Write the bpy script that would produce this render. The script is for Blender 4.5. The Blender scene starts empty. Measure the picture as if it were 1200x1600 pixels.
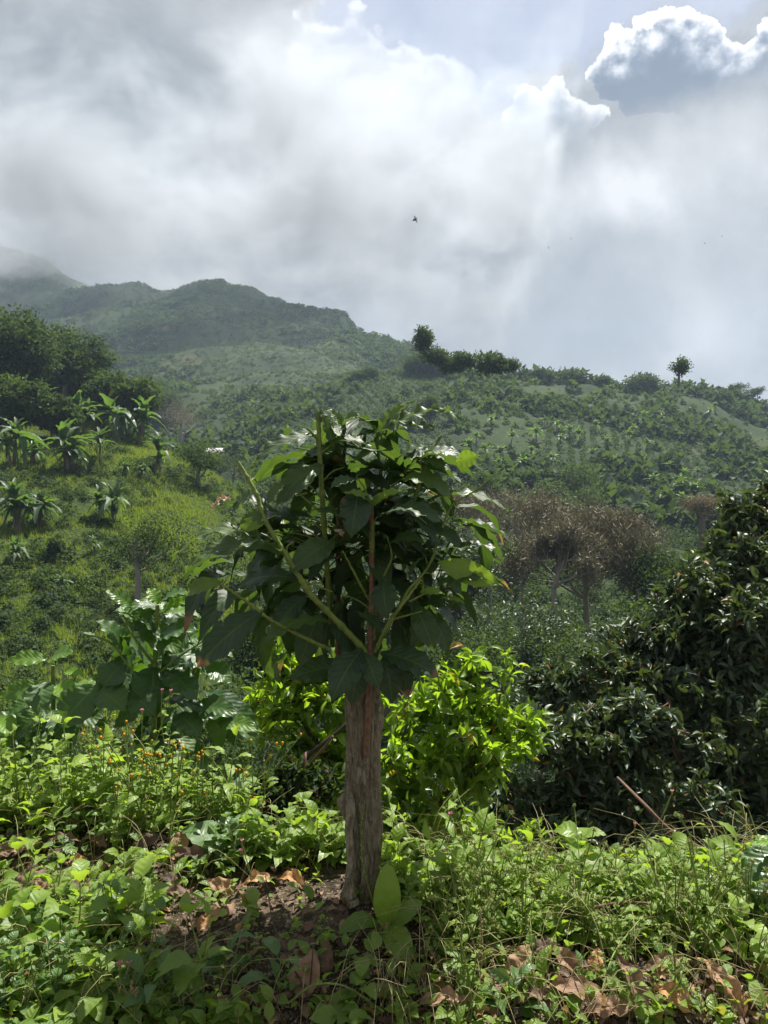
import bpy, math, random
import numpy as np
from math import radians, pi, sin, cos, tan, atan, atan2, sqrt
R = random.Random(7)
G = np.random.default_rng(11)
scene = bpy.context.scene
COL = scene.collection
# ------------------------------------------------------------------ camera, light, exposure
F = 1155.0                     # focal length in photograph pixels (frame 1200 x 1600)
cam_d = bpy.data.cameras.new('camera'); cam = bpy.data.objects.new('camera', cam_d); COL.objects.link(cam)
cam_d.sensor_fit = 'VERTICAL'; cam_d.sensor_height = 36.0; cam_d.lens = 36.0 * F / 1600.0
cam_d.clip_start = 0.05; cam_d.clip_end = 8000
cam.location = (0, 0, 0); cam.rotation_euler = (radians(90), 0, 0)
scene.camera = cam
scene.view_settings.view_transform = 'Standard'; scene.view_settings.look = 'None'
scene.view_settings.gamma = 1.0; scene.view_settings.exposure = 1.08
SUN_EL, SUN_AZ = 64.0, 26.0    # degrees above the horizon, degrees to the right of straight ahead
sd = bpy.data.lights.new('sun', 'SUN'); so = bpy.data.objects.new('sun', sd); COL.objects.link(so)
sd.energy = 5.0; sd.angle = radians(0.6); sd.color = (1.0, 0.95, 0.86)
so.rotation_euler = (radians(90 - SUN_EL), 0, radians(180 - SUN_AZ)); so.location = (0, 0, 50)
cy = scene.cycles
cy.max_bounces = 8; cy.diffuse_bounces = 3; cy.glossy_bounces = 2; cy.transmission_bounces = 4
cy.transparent_max_bounces = 8; cy.volume_bounces = 0; cy.volume_max_steps = 64; cy.caustics_reflective = False; cy.caustics_refractive = False

# ------------------------------------------------------------------ node helpers
class NT:
    def __init__(s, tree): s.t = tree; s.n = tree.nodes; s.l = tree.links
    def link(s, a, inp):
        if hasattr(a, 'is_output'): s.l.new(a, inp)
        elif a is not None:
            try: inp.default_value = a
            except Exception:
                inp.default_value = (*a, 1.0)
    def M(s, op, a, b=None, c=None, clamp=False):
        n = s.n.new('ShaderNodeMath'); n.operation = op; n.use_clamp = clamp
        s.link(a, n.inputs[0])
        if b is not None: s.link(b, n.inputs[1])
        if c is not None: s.link(c, n.inputs[2])
        return n.outputs[0]
    def V(s, op, a, b=None, sc=None):
        n = s.n.new('ShaderNodeVectorMath'); n.operation = op
        s.link(a, n.inputs[0])
        if b is not None: s.link(b, n.inputs[1])
        if sc is not None: s.link(sc, n.inputs['Scale'])
        return n.outputs['Value'] if op in ('DOT_PRODUCT', 'LENGTH') else n.outputs['Vector']
    def comb(s, x, y, z):
        n = s.n.new('ShaderNodeCombineXYZ')
        for i, v in enumerate((x, y, z)): s.link(v, n.inputs[i])
        return n.outputs[0]
    def noise(s, vec, scale, detail=4, rough=0.55, dist=0.0, color=False):
        n = s.n.new('ShaderNodeTexNoise'); s.link(vec, n.inputs['Vector'])
        n.inputs['Scale'].default_value = scale; n.inputs['Detail'].default_value = detail
        n.inputs['Roughness'].default_value = rough; n.inputs['Distortion'].default_value = dist
        return n.outputs['Color'] if color else n.outputs['Fac']
    def ss(s, v, lo, hi, a=0.0, b=1.0, mode='SMOOTHSTEP'):
        n = s.n.new('ShaderNodeMapRange'); n.interpolation_type = mode
        s.link(v, n.inputs['Value'])
        for k, x in (('From Min', lo), ('From Max', hi), ('To Min', a), ('To Max', b)): s.link(x, n.inputs[k])
        return n.outputs['Result']
    def mix(s, f, a, b, mode='MIX'):
        n = s.n.new('ShaderNodeMix'); n.data_type = 'RGBA'; n.blend_type = mode
        s.link(f, n.inputs[0]); s.link(a, n.inputs[6]); s.link(b, n.inputs[7])
        return n.outputs[2]
    def ramp(s, f, stops):
        n = s.n.new('ShaderNodeValToRGB'); s.link(f, n.inputs[0])
        e = n.color_ramp.elements
        while len(e) < len(stops): e.new(0.5)
        for k, (p, c) in enumerate(stops): e[k].position = p; e[k].color = (*c, 1)
        return n.outputs[0]
    def attr(s, name):
        n = s.n.new('ShaderNodeAttribute'); n.attribute_name = name; return n.outputs['Fac']

# ------------------------------------------------------------------ sky: Nishita air behind procedural cloud
def PD(px, py):                # photograph pixel -> (azimuth, elevation) of that direction of the sky
    u, v = (px - 600) / F, (800 - py) / F
    return atan(u), atan(v * cos(atan(u)))
world = bpy.data.worlds.new('World'); scene.world = world; world.use_nodes = True
w = NT(world.node_tree); w.n.clear()
tc = w.n.new('ShaderNodeTexCoord'); d = w.V('NORMALIZE', tc.outputs['Generated'])
sep = w.n.new('ShaderNodeSeparateXYZ'); w.link(d, sep.inputs[0])
az = w.M('ARCTAN2', sep.outputs[0], sep.outputs[1]); el = w.M('ARCSINE', sep.outputs[2])
sky = w.n.new('ShaderNodeTexSky'); sky.sky_type = 'NISHITA'; sky.sun_disc = False
sky.sun_elevation = radians(SUN_EL); sky.sun_rotation = radians(SUN_AZ); sky.altitude = 1500; sky.air_density = 1.0; sky.dust_density = 2.0
skyc = w.V('SCALE', sky.outputs[0], sc=0.075)
wc = w.noise(d, 5.0, 5, 0.55, color=True)
wv = w.V('SCALE', w.V('SUBTRACT', wc, (0.5, 0.5, 0.5)), sc=0.26)
P0 = w.comb(az, el, 0.0)
PW = w.V('ADD', P0, wv)
def gauss(P, px, py, rx, ry, amp, flat=False):
    a0, e0 = PD(px, py)
    q = w.V('MULTIPLY', w.V('SUBTRACT', P, (a0, e0, 0)), (F / rx, F / ry, 0))
    r2 = w.V('DOT_PRODUCT', q, q)
    return w.M('MULTIPLY', w.M('EXPONENT', w.M('MULTIPLY', r2, -1.0)), amp)
B = 0.50
for g in [(560,190,170,130,.30),(420,270,150,90,.22),(660,230,120,120,.16),(150,130,260,120,-.22),(60,330,240,90,-.15),(260,230,80,60,.06),
          (1010,290,150,70,.30),(880,330,120,60,.10),(1180,230,100,80,.20),(820,440,160,60,-.13),(560,420,200,60,-.10),(640,520,110,40,.28),
          (990,400,120,120,.06),(1180,480,120,90,.06),(330,400,180,50,-.05),(480,60,80,60,.16),(60,20,90,30,.16),(830,250,60,60,.20),(1000,560,130,40,.20),(720,350,110,60,.10),(230,60,90,60,-.08)]:
    v = gauss(PW, *g); B = w.M('ADD', v, B) if not isinstance(B, float) else w.M('ADD', v, B)
n1 = w.noise(d, 3.2, 7, 0.52, 0.3)
# light from the sun side: density here minus density a step towards the sun
sv = (cos(radians(SUN_EL)) * sin(radians(SUN_AZ)) * .05, cos(radians(SUN_EL)) * cos(radians(SUN_AZ)) * .05, sin(radians(SUN_EL)) * .05)
n2 = w.noise(w.V('ADD', d, sv), 3.2, 7, 0.52, 0.3)
B = w.M('ADD', B, w.M('MULTIPLY', w.M('SUBTRACT', n1, 0.5), 0.50))
B = w.M('ADD', B, w.M('MULTIPLY', w.M('SUBTRACT', n1, n2), 1.0))
B = w.M('ADD', B, w.M('MULTIPLY', w.M('SUBTRACT', w.noise(w.V('ADD', d, w.V('SCALE', wv, sc=.7)), 8, 8, 0.62), 0.5), 0.50))
deck = w.ramp(B, [(0.0, (.15, .163, .178)), (0.35, (.27, .282, .295)), (0.6, (.405, .41, .42)), (0.85, (.60, .595, .60)), (1.0, (.80, .785, .785))])
# clear gap
bill = w.noise(d, 16, 6, 0.62, 0.2)
PB = w.V('ADD', P0, w.V('SCALE', w.V('SUBTRACT', w.noise(d, 14, 5, 0.6, color=True), (.5, .5, .5)), sc=0.11))
gap = None
for g in [(740,20,150,75,1.25),(660,-40,180,70,1.1),(820,80,55,55,.9),(545,25,35,40,.75),(900,10,120,60,.85),(760,120,40,40,.6),(1150,-20,120,50,.8)]:
    v = gauss(PB, *g); gap = v if gap is None else w.M('ADD', gap, v)
gm = w.ss(gap, 0.40, 0.85)
rim = w.M('MULTIPLY', w.ss(gap, 0.22, 0.52), w.M('SUBTRACT', 1.0, gm))
air = w.mix(0.72, skyc, (.47, .51, .64))
air = w.mix(w.ss(w.noise(d, 6, 5, 0.6), 0.35, 0.75, 0, 0.6), air, (.63, .66, .76))
c = w.mix(w.M('MULTIPLY', rim, 0.25), deck, (.80, .82, .86))
c = w.mix(gm, c, air)
# heaped clouds with hard edges: a density field sampled twice, the second time a step towards the sun, gives lit tops
def density(blobs, up):
    q = w.V('ADD', P0, (0, up, 0)); dd = w.V('ADD', d, (0, 0, up))
    wa = w.V('SCALE', w.V('SUBTRACT', w.noise(dd, 12, 5, .62, color=True), (.5, .5, .5)), sc=.075)
    pb = w.V('ADD', q, wa); D = None
    for g in blobs:
        v = gauss(pb, *g); D = v if D is None else w.M('ADD', D, v)
    Dg = D; near = w.ss(Dg, .22, .48)
    for sc_v, am in ((17, .80), (42, .45)):
        vo = w.n.new('ShaderNodeTexVoronoi'); vo.feature = 'SMOOTH_F1'; w.link(w.V('ADD', dd, w.V('SCALE', wa, sc=.5)), vo.inputs['Vector']); vo.inputs['Scale'].default_value = sc_v; vo.inputs['Smoothness'].default_value = .25
        D = w.M('ADD', D, w.M('MULTIPLY', near, w.M('MULTIPLY', w.M('SUBTRACT', .45, vo.outputs['Distance']), am)))
    return w.M('ADD', D, w.M('MULTIPLY', near, w.M('MULTIPLY', w.M('SUBTRACT', w.noise(dd, 38, 6, .62), .5), .42)))
def heap(c, blobs, e0, e1, core, mid, fade):
    D = density(blobs, 0.0); D2 = density(blobs, 0.012)
    m = w.ss(D, e0, e1); lit = w.M('SUBTRACT', D, D2)
    edge = w.ss(D, e1 - .05, e1 + .42, 1.0, 0.0)
    v = w.M('ADD', w.M('MULTIPLY', w.M('MULTIPLY', edge, edge), .50), w.M('MULTIPLY', lit, w.ss(D, e1, e1 + 1.1, 1.7, 1.15)))
    v = w.M('ADD', v, w.M('MULTIPLY', w.M('SUBTRACT', w.noise(d, 20, 7, .62), .34), .75), clamp=True)
    col = w.ramp(v, [(0.0, core), (0.25, tuple(x * 1.25 for x in core)), (0.5, mid), (0.8, (.88, .89, .92)), (1.0, (1.1, 1.1, 1.12))])
    return w.mix(m, c, w.mix(fade, col, c))
nn1 = w.M('MULTIPLY', w.M('SUBTRACT', w.noise(d, 7, 5, .6), .5), .22)
low0 = w.ss(w.M('ADD', el, nn1), PD(600, 230)[1], PD(600, 60)[1], 1.0, 0.45)
c = heap(c, [(500,60,75,70,.8),(620,130,90,60,.8),(700,190,90,60,.8),(780,215,60,50,.7),(560,180,120,90,.6)], 0.50, 0.66, (.50, .54, .61), (.66, .69, .74), low0)
low1 = w.ss(w.M('ADD', el, nn1), PD(860, 240)[1], PD(860, 140)[1], 1.0, 0.15)
c = heap(c, [(862,170,48,48,1.0),(905,215,60,60,.7),(805,210,45,40,.7)], 0.50, 0.57, (.36, .41, .50), (.60, .64, .71), low1)
low2 = w.ss(w.M('ADD', el, w.M('MULTIPLY', nn1, .6)), PD(1060, 195)[1], PD(1060, 120)[1], 1.0, 0.0)
c = heap(c, [(1075,55,46,44,1.0),(1010,70,30,26,.6),(985,112,46,46,1.0),(1130,125,66,58,1.0),(1050,150,70,50,.6),(1205,125,46,50,.9),(940,122,24,30,.4)], 0.50, 0.58, (.165, .195, .255), (.42, .455, .53), low2)
bg = w.n.new('ShaderNodeBackground'); bg.inputs['Strength'].default_value = 0.55; w.link(c, bg.inputs['Color'])
wo = w.n.new('ShaderNodeOutputWorld'); w.link(bg.outputs[0], wo.inputs['Surface'])
world.cycles.sampling_method = 'MANUAL'; world.cycles.sample_map_resolution = 512

# ------------------------------------------------------------------ mesh helpers
class Acc:
    """Collects vertices and faces, then links them as ONE mesh object."""
    def __init__(s): s.v = []; s.f = []; s.n = 0; s.tint = []; s.brown = []; s.uv = []; s.mi = []
    def add(s, v, f, tint=0.5, brown=0.0, uv=None, mi=0):
        v = np.asarray(v, float).reshape(-1, 3); f = np.asarray(f, np.int64)
        k = len(v)
        s.v.append(v); s.f.append(f + s.n); s.n += k; s.mi.append(np.full(len(f), mi))
        s.tint.append(np.broadcast_to(np.asarray(tint, float), (k,))); s.brown.append(np.broadcast_to(np.asarray(brown, float), (k,)))
        s.uv.append(np.zeros((k, 2)) if uv is None else np.asarray(uv, float))
    def build(s, name, mats, parent=None, smooth=True, loc=(0, 0, 0), link=True):
        v = np.concatenate(s.v) - np.array(loc)
        me = bpy.data.meshes.new(name); me.vertices.add(len(v)); me.vertices.foreach_set('co', v.astype(np.float32).ravel())
        li = np.concatenate([f.ravel() for f in s.f]); sz = np.concatenate([np.full(len(f), f.shape[1]) for f in s.f])
        me.loops.add(len(li)); me.loops.foreach_set('vertex_index', li.astype(np.int32))
        me.polygons.add(len(sz)); st = np.concatenate([[0], np.cumsum(sz)[:-1]])
        me.polygons.foreach_set('loop_start', st.astype(np.int32)); me.polygons.foreach_set('loop_total', sz.astype(np.int32))
        if smooth: me.polygons.foreach_set('use_smooth', np.ones(len(sz), bool))
        mats = mats if isinstance(mats, (list, tuple)) else [mats]
        for m in mats: me.materials.append(m)
        if len(mats) > 1: me.polygons.foreach_set('material_index', np.concatenate(s.mi).astype(np.int32))
        for nm, arr in (('tint', s.tint), ('brown', s.brown)):
            a = me.attributes.new(nm, 'FLOAT', 'POINT'); a.data.foreach_set('value', np.concatenate(arr).astype(np.float32))
        uvl = me.uv_layers.new(name='UVMap'); uvl.data.foreach_set('uv', np.concatenate(s.uv)[li].astype(np.float32).ravel())
        me.update(); me.validate(clean_customdata=False)
        o = bpy.data.objects.new(name, me)
        if link: COL.objects.link(o)
        if parent is not None: o.parent = parent
        else: o.location = loc
        return o
def tag(o, label=None, cat=None, group=None, kind=None):
    if label: o['label'] = label
    if cat: o['category'] = cat
    if group: o['group'] = group
    if kind: o['kind'] = kind
    return o
def thing(name, label, cat, loc=(0, 0, 0), group=None, rz=0):
    o = bpy.data.objects.new(name, None); COL.objects.link(o); o.location = loc; o.rotation_euler = (0, 0, rz); o.empty_display_size = 0.1
    return tag(o, label, cat, group)
def dup(root, loc, rz=0, s=1.0, label=None, group=None):
    kids = [o for o in root.children]
    r = root.copy(); COL.objects.link(r); r.location = loc; r.rotation_euler = (0, 0, rz); r.scale = (s, s, s)
    if label: r['label'] = label
    if group: r['group'] = group
    for k in kids:
        c_ = k.copy(); COL.objects.link(c_); c_.parent = r
        for g in k.children:
            g_ = g.copy(); COL.objects.link(g_); g_.parent = c_
    return r
def norm(v): return v / np.maximum(np.linalg.norm(v, axis=-1, keepdims=True), 1e-9)
def P(px, py, Y): return np.array([(px - 600) / F * Y, Y, (800 - py) / F * Y])
def catmull(pts, n):
    p = np.asarray(pts, float); m = len(p)
    if m < 3: t = np.linspace(0, 1, n)[:, None]; return p[0] * (1 - t) + p[-1] * t
    q = np.vstack([2 * p[0] - p[1], p, 2 * p[-1] - p[-2]]); out = []
    for x in np.linspace(0, m - 1 - 1e-6, n):
        i = int(x); t = x - i; a, b, c_, e = q[i], q[i + 1], q[i + 2], q[i + 3]
        out.append(.5 * ((2 * b) + (-a + c_) * t + (2 * a - 5 * b + 4 * c_ - e) * t * t + (-a + 3 * b - 3 * c_ + e) * t ** 3))
    return np.array(out)
def tube(acc, pts, r0, r1, seg=None, sides=7, tint=0.5, brown=0.0, wob=0.0, mi=0, cap=True):
    seg = seg or max(3, len(pts) * 3); c_ = catmull(pts, seg); n = len(c_)
    if wob: c_ = c_ + G.normal(0, wob, c_.shape)
    t = norm(np.gradient(c_, axis=0)); ref = np.array([0.31, 0.2, 0.93]) if abs(t[0][2]) < .8 else np.array([1., .1, 0])
    a = norm(np.cross(t, ref)); b = np.cross(t, a)
    rr = np.interp(np.linspace(0, 1, n), np.linspace(0, 1, len(r0)), r0) if hasattr(r0, '__len__') else np.linspace(r0, r1, n)
    th = np.linspace(0, 2 * pi, sides, endpoint=False)
    v = c_[:, None, :] + rr[:, None, None] * (np.cos(th)[None, :, None] * a[:, None, :] + np.sin(th)[None, :, None] * b[:, None, :])
    L = np.concatenate([[0], np.cumsum(np.linalg.norm(np.diff(c_, axis=0), axis=1))])
    uv = np.stack([np.broadcast_to(th / (2 * pi), (n, sides)), np.broadcast_to(L[:, None], (n, sides))], -1).reshape(-1, 2)
    i = np.arange(n - 1)[:, None] * sides; j = np.arange(sides)[None, :]; j2 = (j + 1) % sides
    f = np.stack([i + j, i + j2, i + sides + j2, i + sides + j], -1).reshape(-1, 4)
    tt = tint if np.isscalar(tint) else np.repeat(np.interp(np.linspace(0, 1, n), np.linspace(0, 1, len(tint)), tint), sides)
    acc.add(v.reshape(-1, 3), f, tt, brown, uv, mi)
    if cap: acc.add(v[-1], [list(range(sides))], tt if np.isscalar(tt) else tt[-1], brown, mi=mi)
def frames(axis, nrm):
    y = norm(axis); x = norm(np.cross(y, nrm)); z = np.cross(x, y)
    return np.stack([x, y, z], -1)          # columns x,y,z
def stamp(acc, tv, tf, Rm, pos, sc, tint, brown=0.0, uv=None, mi=0):
    M_, K = len(pos), len(tv); sc = np.asarray(sc, float)
    if sc.ndim == 1: sc = np.repeat(sc[:, None], 3, 1)
    v = np.einsum('mij,mkj->mki', Rm, tv[None] * sc[:, None, :]) + pos[:, None, :]
    f = (tf[None] + (np.arange(M_) * K)[:, None, None]).reshape(-1, tf.shape[1])
    tt = np.repeat(np.broadcast_to(tint, (M_,)), K); bb = np.repeat(np.broadcast_to(brown, (M_,)), K)
    acc.add(v.reshape(-1, 3), f, tt, bb, None if uv is None else np.tile(uv, (M_, 1)), mi)
CARD_V = np.array([[0, 0, 0], [.5, .45, .12], [0, 1, -.08], [-.5, .45, .12]], float); CARD_F = np.array([[0, 1, 2], [0, 2, 3]])
CARD_UV = np.array([[.5, 0], [1, .5], [.5, 1], [0, .5]], float)
def leafgrid(nu, nv, prof, arch=0.1, fold=0.12, ripple=0.0, nrip=6, quilt=0.0, nvein=9, droop=0.0, phase=0.0, teeth=0.0, twist=0.0):
    """A leaf blade of length 1, half width prof(t); x across, y along, z up."""
    t = np.linspace(0, 1, nu)[:, None]; s = np.linspace(-1, 1, nv)[None, :]
    wdt = prof(t) * (1 + teeth * np.abs(((t * 11) % 1) - .5) * 2 * (np.abs(s) > .95))
    x = s * wdt; y = np.broadcast_to(t, (nu, nv)) + 0 * s
    vein = np.cos(2 * pi * nvein * (t - .22 * np.abs(s)))
    z = arch * 4 * t * (1 - t) - droop * t ** 2.2 + fold * np.abs(x) + ripple * s * s * np.sin(2 * pi * nrip * t + phase + (s > 0) * 1.7) + quilt * vein * (1 - s ** 2) * np.minimum(1, 6 * np.abs(s)) * np.sin(pi * t)
    if twist:
        a = twist * t; x, z = x * np.cos(a) - (z - 0) * np.sin(a) * 0 , z + x * np.sin(a)
    v = np.stack([x, y, z], -1).reshape(-1, 3)
    i = np.arange(nu - 1)[:, None] * nv; j = np.arange(nv - 1)[None, :]
    f = np.stack([i + j, i + j + 1, i + nv + j + 1, i + nv + j], -1).reshape(-1, 4)
    uv = np.stack([np.broadcast_to((s + 1) / 2, (nu, nv)), np.broadcast_to(t, (nu, nv))], -1).reshape(-1, 2)
    return v, f, uv
ellip = lambda W, k=0.9, tip=1.0: (lambda t: W * np.sin(pi * np.clip(t, 0, 1) ** k) ** tip * (1 - .25 * t) + 0.002)
coffee_prof = lambda W: (lambda t: W * np.clip(np.sin(pi * np.clip(t / .93, 0, 1) ** .96), 0, 1) ** .95 + .022 * np.clip((1 - t) / .14, 0, 1) * (t > .6) + .008 * (t <= .6))
heart_prof = lambda W: (lambda t: W * np.clip(np.sin(pi * np.clip(t, 0, 1) ** .62), 0, 1) ** .75 + .003)

# ------------------------------------------------------------------ materials
def new_mat(name):
    m = bpy.data.materials.new(name); m.use_nodes = True; k = NT(m.node_tree); k.n.clear()
    out = k.n.new('ShaderNodeOutputMaterial'); return m, k, out
def principled(k, base, rough=.6, spec=.5, normal=None, coat=0):
    p = k.n.new('ShaderNodeBsdfPrincipled'); k.link(base, p.inputs['Base Color']); k.link(rough, p.inputs['Roughness'])
    p.inputs['Specular IOR Level'].default_value = spec
    if normal is not None: k.link(normal, p.inputs['Normal'])
    return p.outputs[0]
def bump(k, h, strength=.4, dist=.01):
    b = k.n.new('ShaderNodeBump'); k.link(h, b.inputs['Height']); b.inputs['Strength'].default_value = strength; b.inputs['Distance'].default_value = dist
    return b.outputs[0]
def leaf_mat(name, dark, young, brown=(.16, .07, .03), rough=.42, trans=.35, tgain=2.6, spec=.5, veins=0, nscale=30, back=None, patch=0.0, tmix=.5, vb=.35):
    m, k, out = new_mat(name)
    tint = k.attr('tint'); br = k.attr('brown'); geo = k.n.new('ShaderNodeNewGeometry'); tcn = k.n.new('ShaderNodeTexCoord')
    ob = tcn.outputs['Object']; n_ = k.noise(ob, nscale, 3, .6)
    tt = k.M('ADD', tint, k.M('MULTIPLY', k.M('SUBTRACT', n_, .5), .25), clamp=True)
    col = k.mix(tt, dark, young)
    nrm = None
    if veins:
        uvn = k.n.new('ShaderNodeUVMap'); sp = k.n.new('ShaderNodeSeparateXYZ'); k.link(uvn.outputs[0], sp.inputs[0])
        s_ = k.M('ABSOLUTE', k.M('SUBTRACT', sp.outputs[0], .5)); t_ = sp.outputs[1]
        midrib = k.ss(s_, .012, .03, 1, 0)
        ph = k.M('FRACT', k.M('MULTIPLY', k.M('SUBTRACT', t_, k.M('MULTIPLY', s_, .44)), veins))
        side = k.ss(k.M('ABSOLUTE', k.M('SUBTRACT', ph, .5)), .0, .09, .45, 0)
        vm = k.M('MAXIMUM', midrib, side)
        col = k.mix(k.M('MULTIPLY', vm, .28), col, (young[0] * 1.1, young[1] * 1.0, young[2] * 1.2))
        hh = k.M('ADD', k.M('MULTIPLY', k.M('COSINE', k.M('MULTIPLY', k.M('SUBTRACT', ph, .5), 2 * pi)), -0.5), k.M('MULTIPLY', k.noise(ob, 220, 3), .5))
        nrm = bump(k, hh, vb, .002 if vb < .5 else .004)
    if patch:
        spot = k.ss(k.noise(ob, 16, 4, .65), .68, .74); col = k.mix(k.M('MULTIPLY', spot, patch), col, brown)
    bb = k.ss(k.M('ADD', br, k.M('MULTIPLY', k.M('SUBTRACT', k.noise(ob, 60, 3), .5), .5)), .35, .6)
    col = k.mix(bb, col, brown)
    if back is None: back = tuple(min(1, x * 1.5 + .01) for x in dark)
    colb = k.mix(geo.outputs['Backfacing'], col, k.mix(.5, col, back))
    rg = k.ss(k.noise(ob, nscale * .6, 2), .3, .7, max(.12, rough - .12), rough + .14)
    s1 = principled(k, colb, rg, spec, nrm)
    tr = k.n.new('ShaderNodeBsdfTranslucent'); k.link(k.mix(1.0, k.mix(tmix, col, young), (tgain, tgain, tgain * .45), 'MULTIPLY'), tr.inputs[0])
    mx = k.n.new('ShaderNodeMixShader'); mx.inputs[0].default_value = trans
    k.l.new(s1, mx.inputs[1]); k.l.new(tr.outputs[0], mx.inputs[2]); k.l.new(mx.outputs[0], out.inputs[0])
    return m
def bark_mat(name, c0, c1, c2, su=14, sv=4.2, moss=0.0, bs=.6, scale=1.0, bd=.01):
    m, k, out = new_mat(name); tcn = k.n.new('ShaderNodeTexCoord'); ob = tcn.outputs['Object']
    st = k.V('MULTIPLY', ob, (su * scale, su * scale, sv * scale))
    a = k.noise(st, 6, 8, .65, .6); b = k.noise(ob, 9 * scale, 5, .6); f_ = k.noise(st, 22, 5, .7)
    col = k.mix(k.ss(a, .3, .7), c0, c1); col = k.mix(k.ss(b, .45, .7), col, c2); col = k.mix(k.ss(f_, .35, .5, .55, 0), col, tuple(x * .35 for x in c0))
    if moss: col = k.mix(k.M('MULTIPLY', k.ss(k.noise(ob, 14 * scale, 5, .7), .52, .66), moss), col, (.07, .10, .03))
    h = k.M('ADD', a, k.M('MULTIPLY', f_, .5))
    k.l.new(principled(k, col, .85, .25, bump(k, h, bs, bd)), out.inputs[0]); return m
def plain_mat(name, c0, c1=None, rough=.7, scale=20, bs=.2, spec=.3, trans=0, bd=.004):
    m, k, out = new_mat(name); tcn = k.n.new('ShaderNodeTexCoord'); ob = tcn.outputs['Object']
    n_ = k.noise(ob, scale, 5, .6); tt = k.M('ADD', k.ss(n_, .3, .7), k.M('SUBTRACT', k.attr('tint'), .5), clamp=True)
    col = k.mix(tt, c0, c1 or tuple(x * 1.4 for x in c0)); s1 = principled(k, col, rough, spec, bump(k, n_, bs, bd))
    if trans:
        tr = k.n.new('ShaderNodeBsdfTranslucent'); k.link(col, tr.inputs[0]); mx = k.n.new('ShaderNodeMixShader'); mx.inputs[0].default_value = trans
        k.l.new(s1, mx.inputs[1]); k.l.new(tr.outputs[0], mx.inputs[2]); s1 = mx.outputs[0]
    k.l.new(s1, out.inputs[0]); return m
MC = leaf_mat('coffee_leaf', (.020, .046, .025), (.17, .27, .030), rough=.50, tmix=.10, trans=.26, tgain=2.6, veins=9, patch=.5, brown=(.22, .11, .07), spec=.5)
MC2 = leaf_mat('coffee_leaf_fresh', (.016, .055, .022), (.16, .29, .03), rough=.42, tmix=.2, vb=.35, trans=.30, tgain=2.2, veins=9, brown=(.2, .1, .06), spec=.5)
MLIME = leaf_mat('lime_shrub_leaf', (.038, .085, .015), (.20, .31, .028), rough=.42, trans=.48, tgain=2.4, brown=(.28, .13, .02))
MDARK = leaf_mat('dark_tree_leaf', (.030, .060, .030), (.125, .175, .055), rough=.50, trans=.16, tgain=2.0, brown=(.20, .10, .04), spec=.55)
MWEED = leaf_mat('weed_leaf', (.055, .125, .025), (.23, .33, .050), rough=.5, trans=.42, tgain=2.1, veins=5, brown=(.22, .12, .05))
MWEED2 = leaf_mat('weed_leaf_bluish', (.050, .115, .040), (.14, .23, .06), rough=.45, trans=.34, tgain=2.1, veins=5, brown=(.25, .13, .06))
MMID = leaf_mat('hill_leaf', (.017, .038, .020), (.095, .150, .040), rough=.75, trans=.28, tgain=1.9, brown=(.10, .065, .045), nscale=.6, spec=.18)
MBAN = leaf_mat('banana_leaf', (.028, .070, .030), (.11, .19, .045), rough=.55, trans=.35, tgain=2.0, brown=(.19, .14, .08), nscale=2, spec=.5)
MGRASS = leaf_mat('grass_blade', (.075, .130, .022), (.19, .25, .045), rough=.6, trans=.35, tgain=1.8, brown=(.22, .18, .08), nscale=.3, spec=.25)
MBROWNT = leaf_mat('dry_twig_foliage', (.165, .155, .12), (.26, .245, .19), brown=(.17, .13, .09), rough=.8, trans=.15, tgain=1.2, nscale=1, spec=.1)
MSTEM = plain_mat('green_stem', (.10, .15, .035), (.20, .26, .06), rough=.5, scale=60)
MREDSTEM = plain_mat('red_brown_stem', (.13, .062, .038), (.24, .135, .085), rough=.55, scale=90, bs=.3)
MDSTEM = plain_mat('dark_stem', (.035, .03, .022), (.09, .07, .045), rough=.7, scale=70)
MBARK = bark_mat('coffee_bark', (.19, .15, .10), (.56, .48, .34), (.33, .275, .19), moss=.45, bs=1.0, scale=1.3, bd=.012)
MTRUNK = bark_mat('tree_bark', (.10, .085, .07), (.20, .18, .15), (.15, .12, .10), scale=.25, bd=.02)
MPALE = bark_mat('pale_bark', (.23, .21, .18), (.36, .33, .29), (.28, .26, .22), scale=.25, bd=.02)
MBRANCH = bark_mat('branch_bark', (.12, .07, .05), (.24, .15, .11), (.17, .11, .08), scale=1, bd=.008)
MDRY = None
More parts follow.
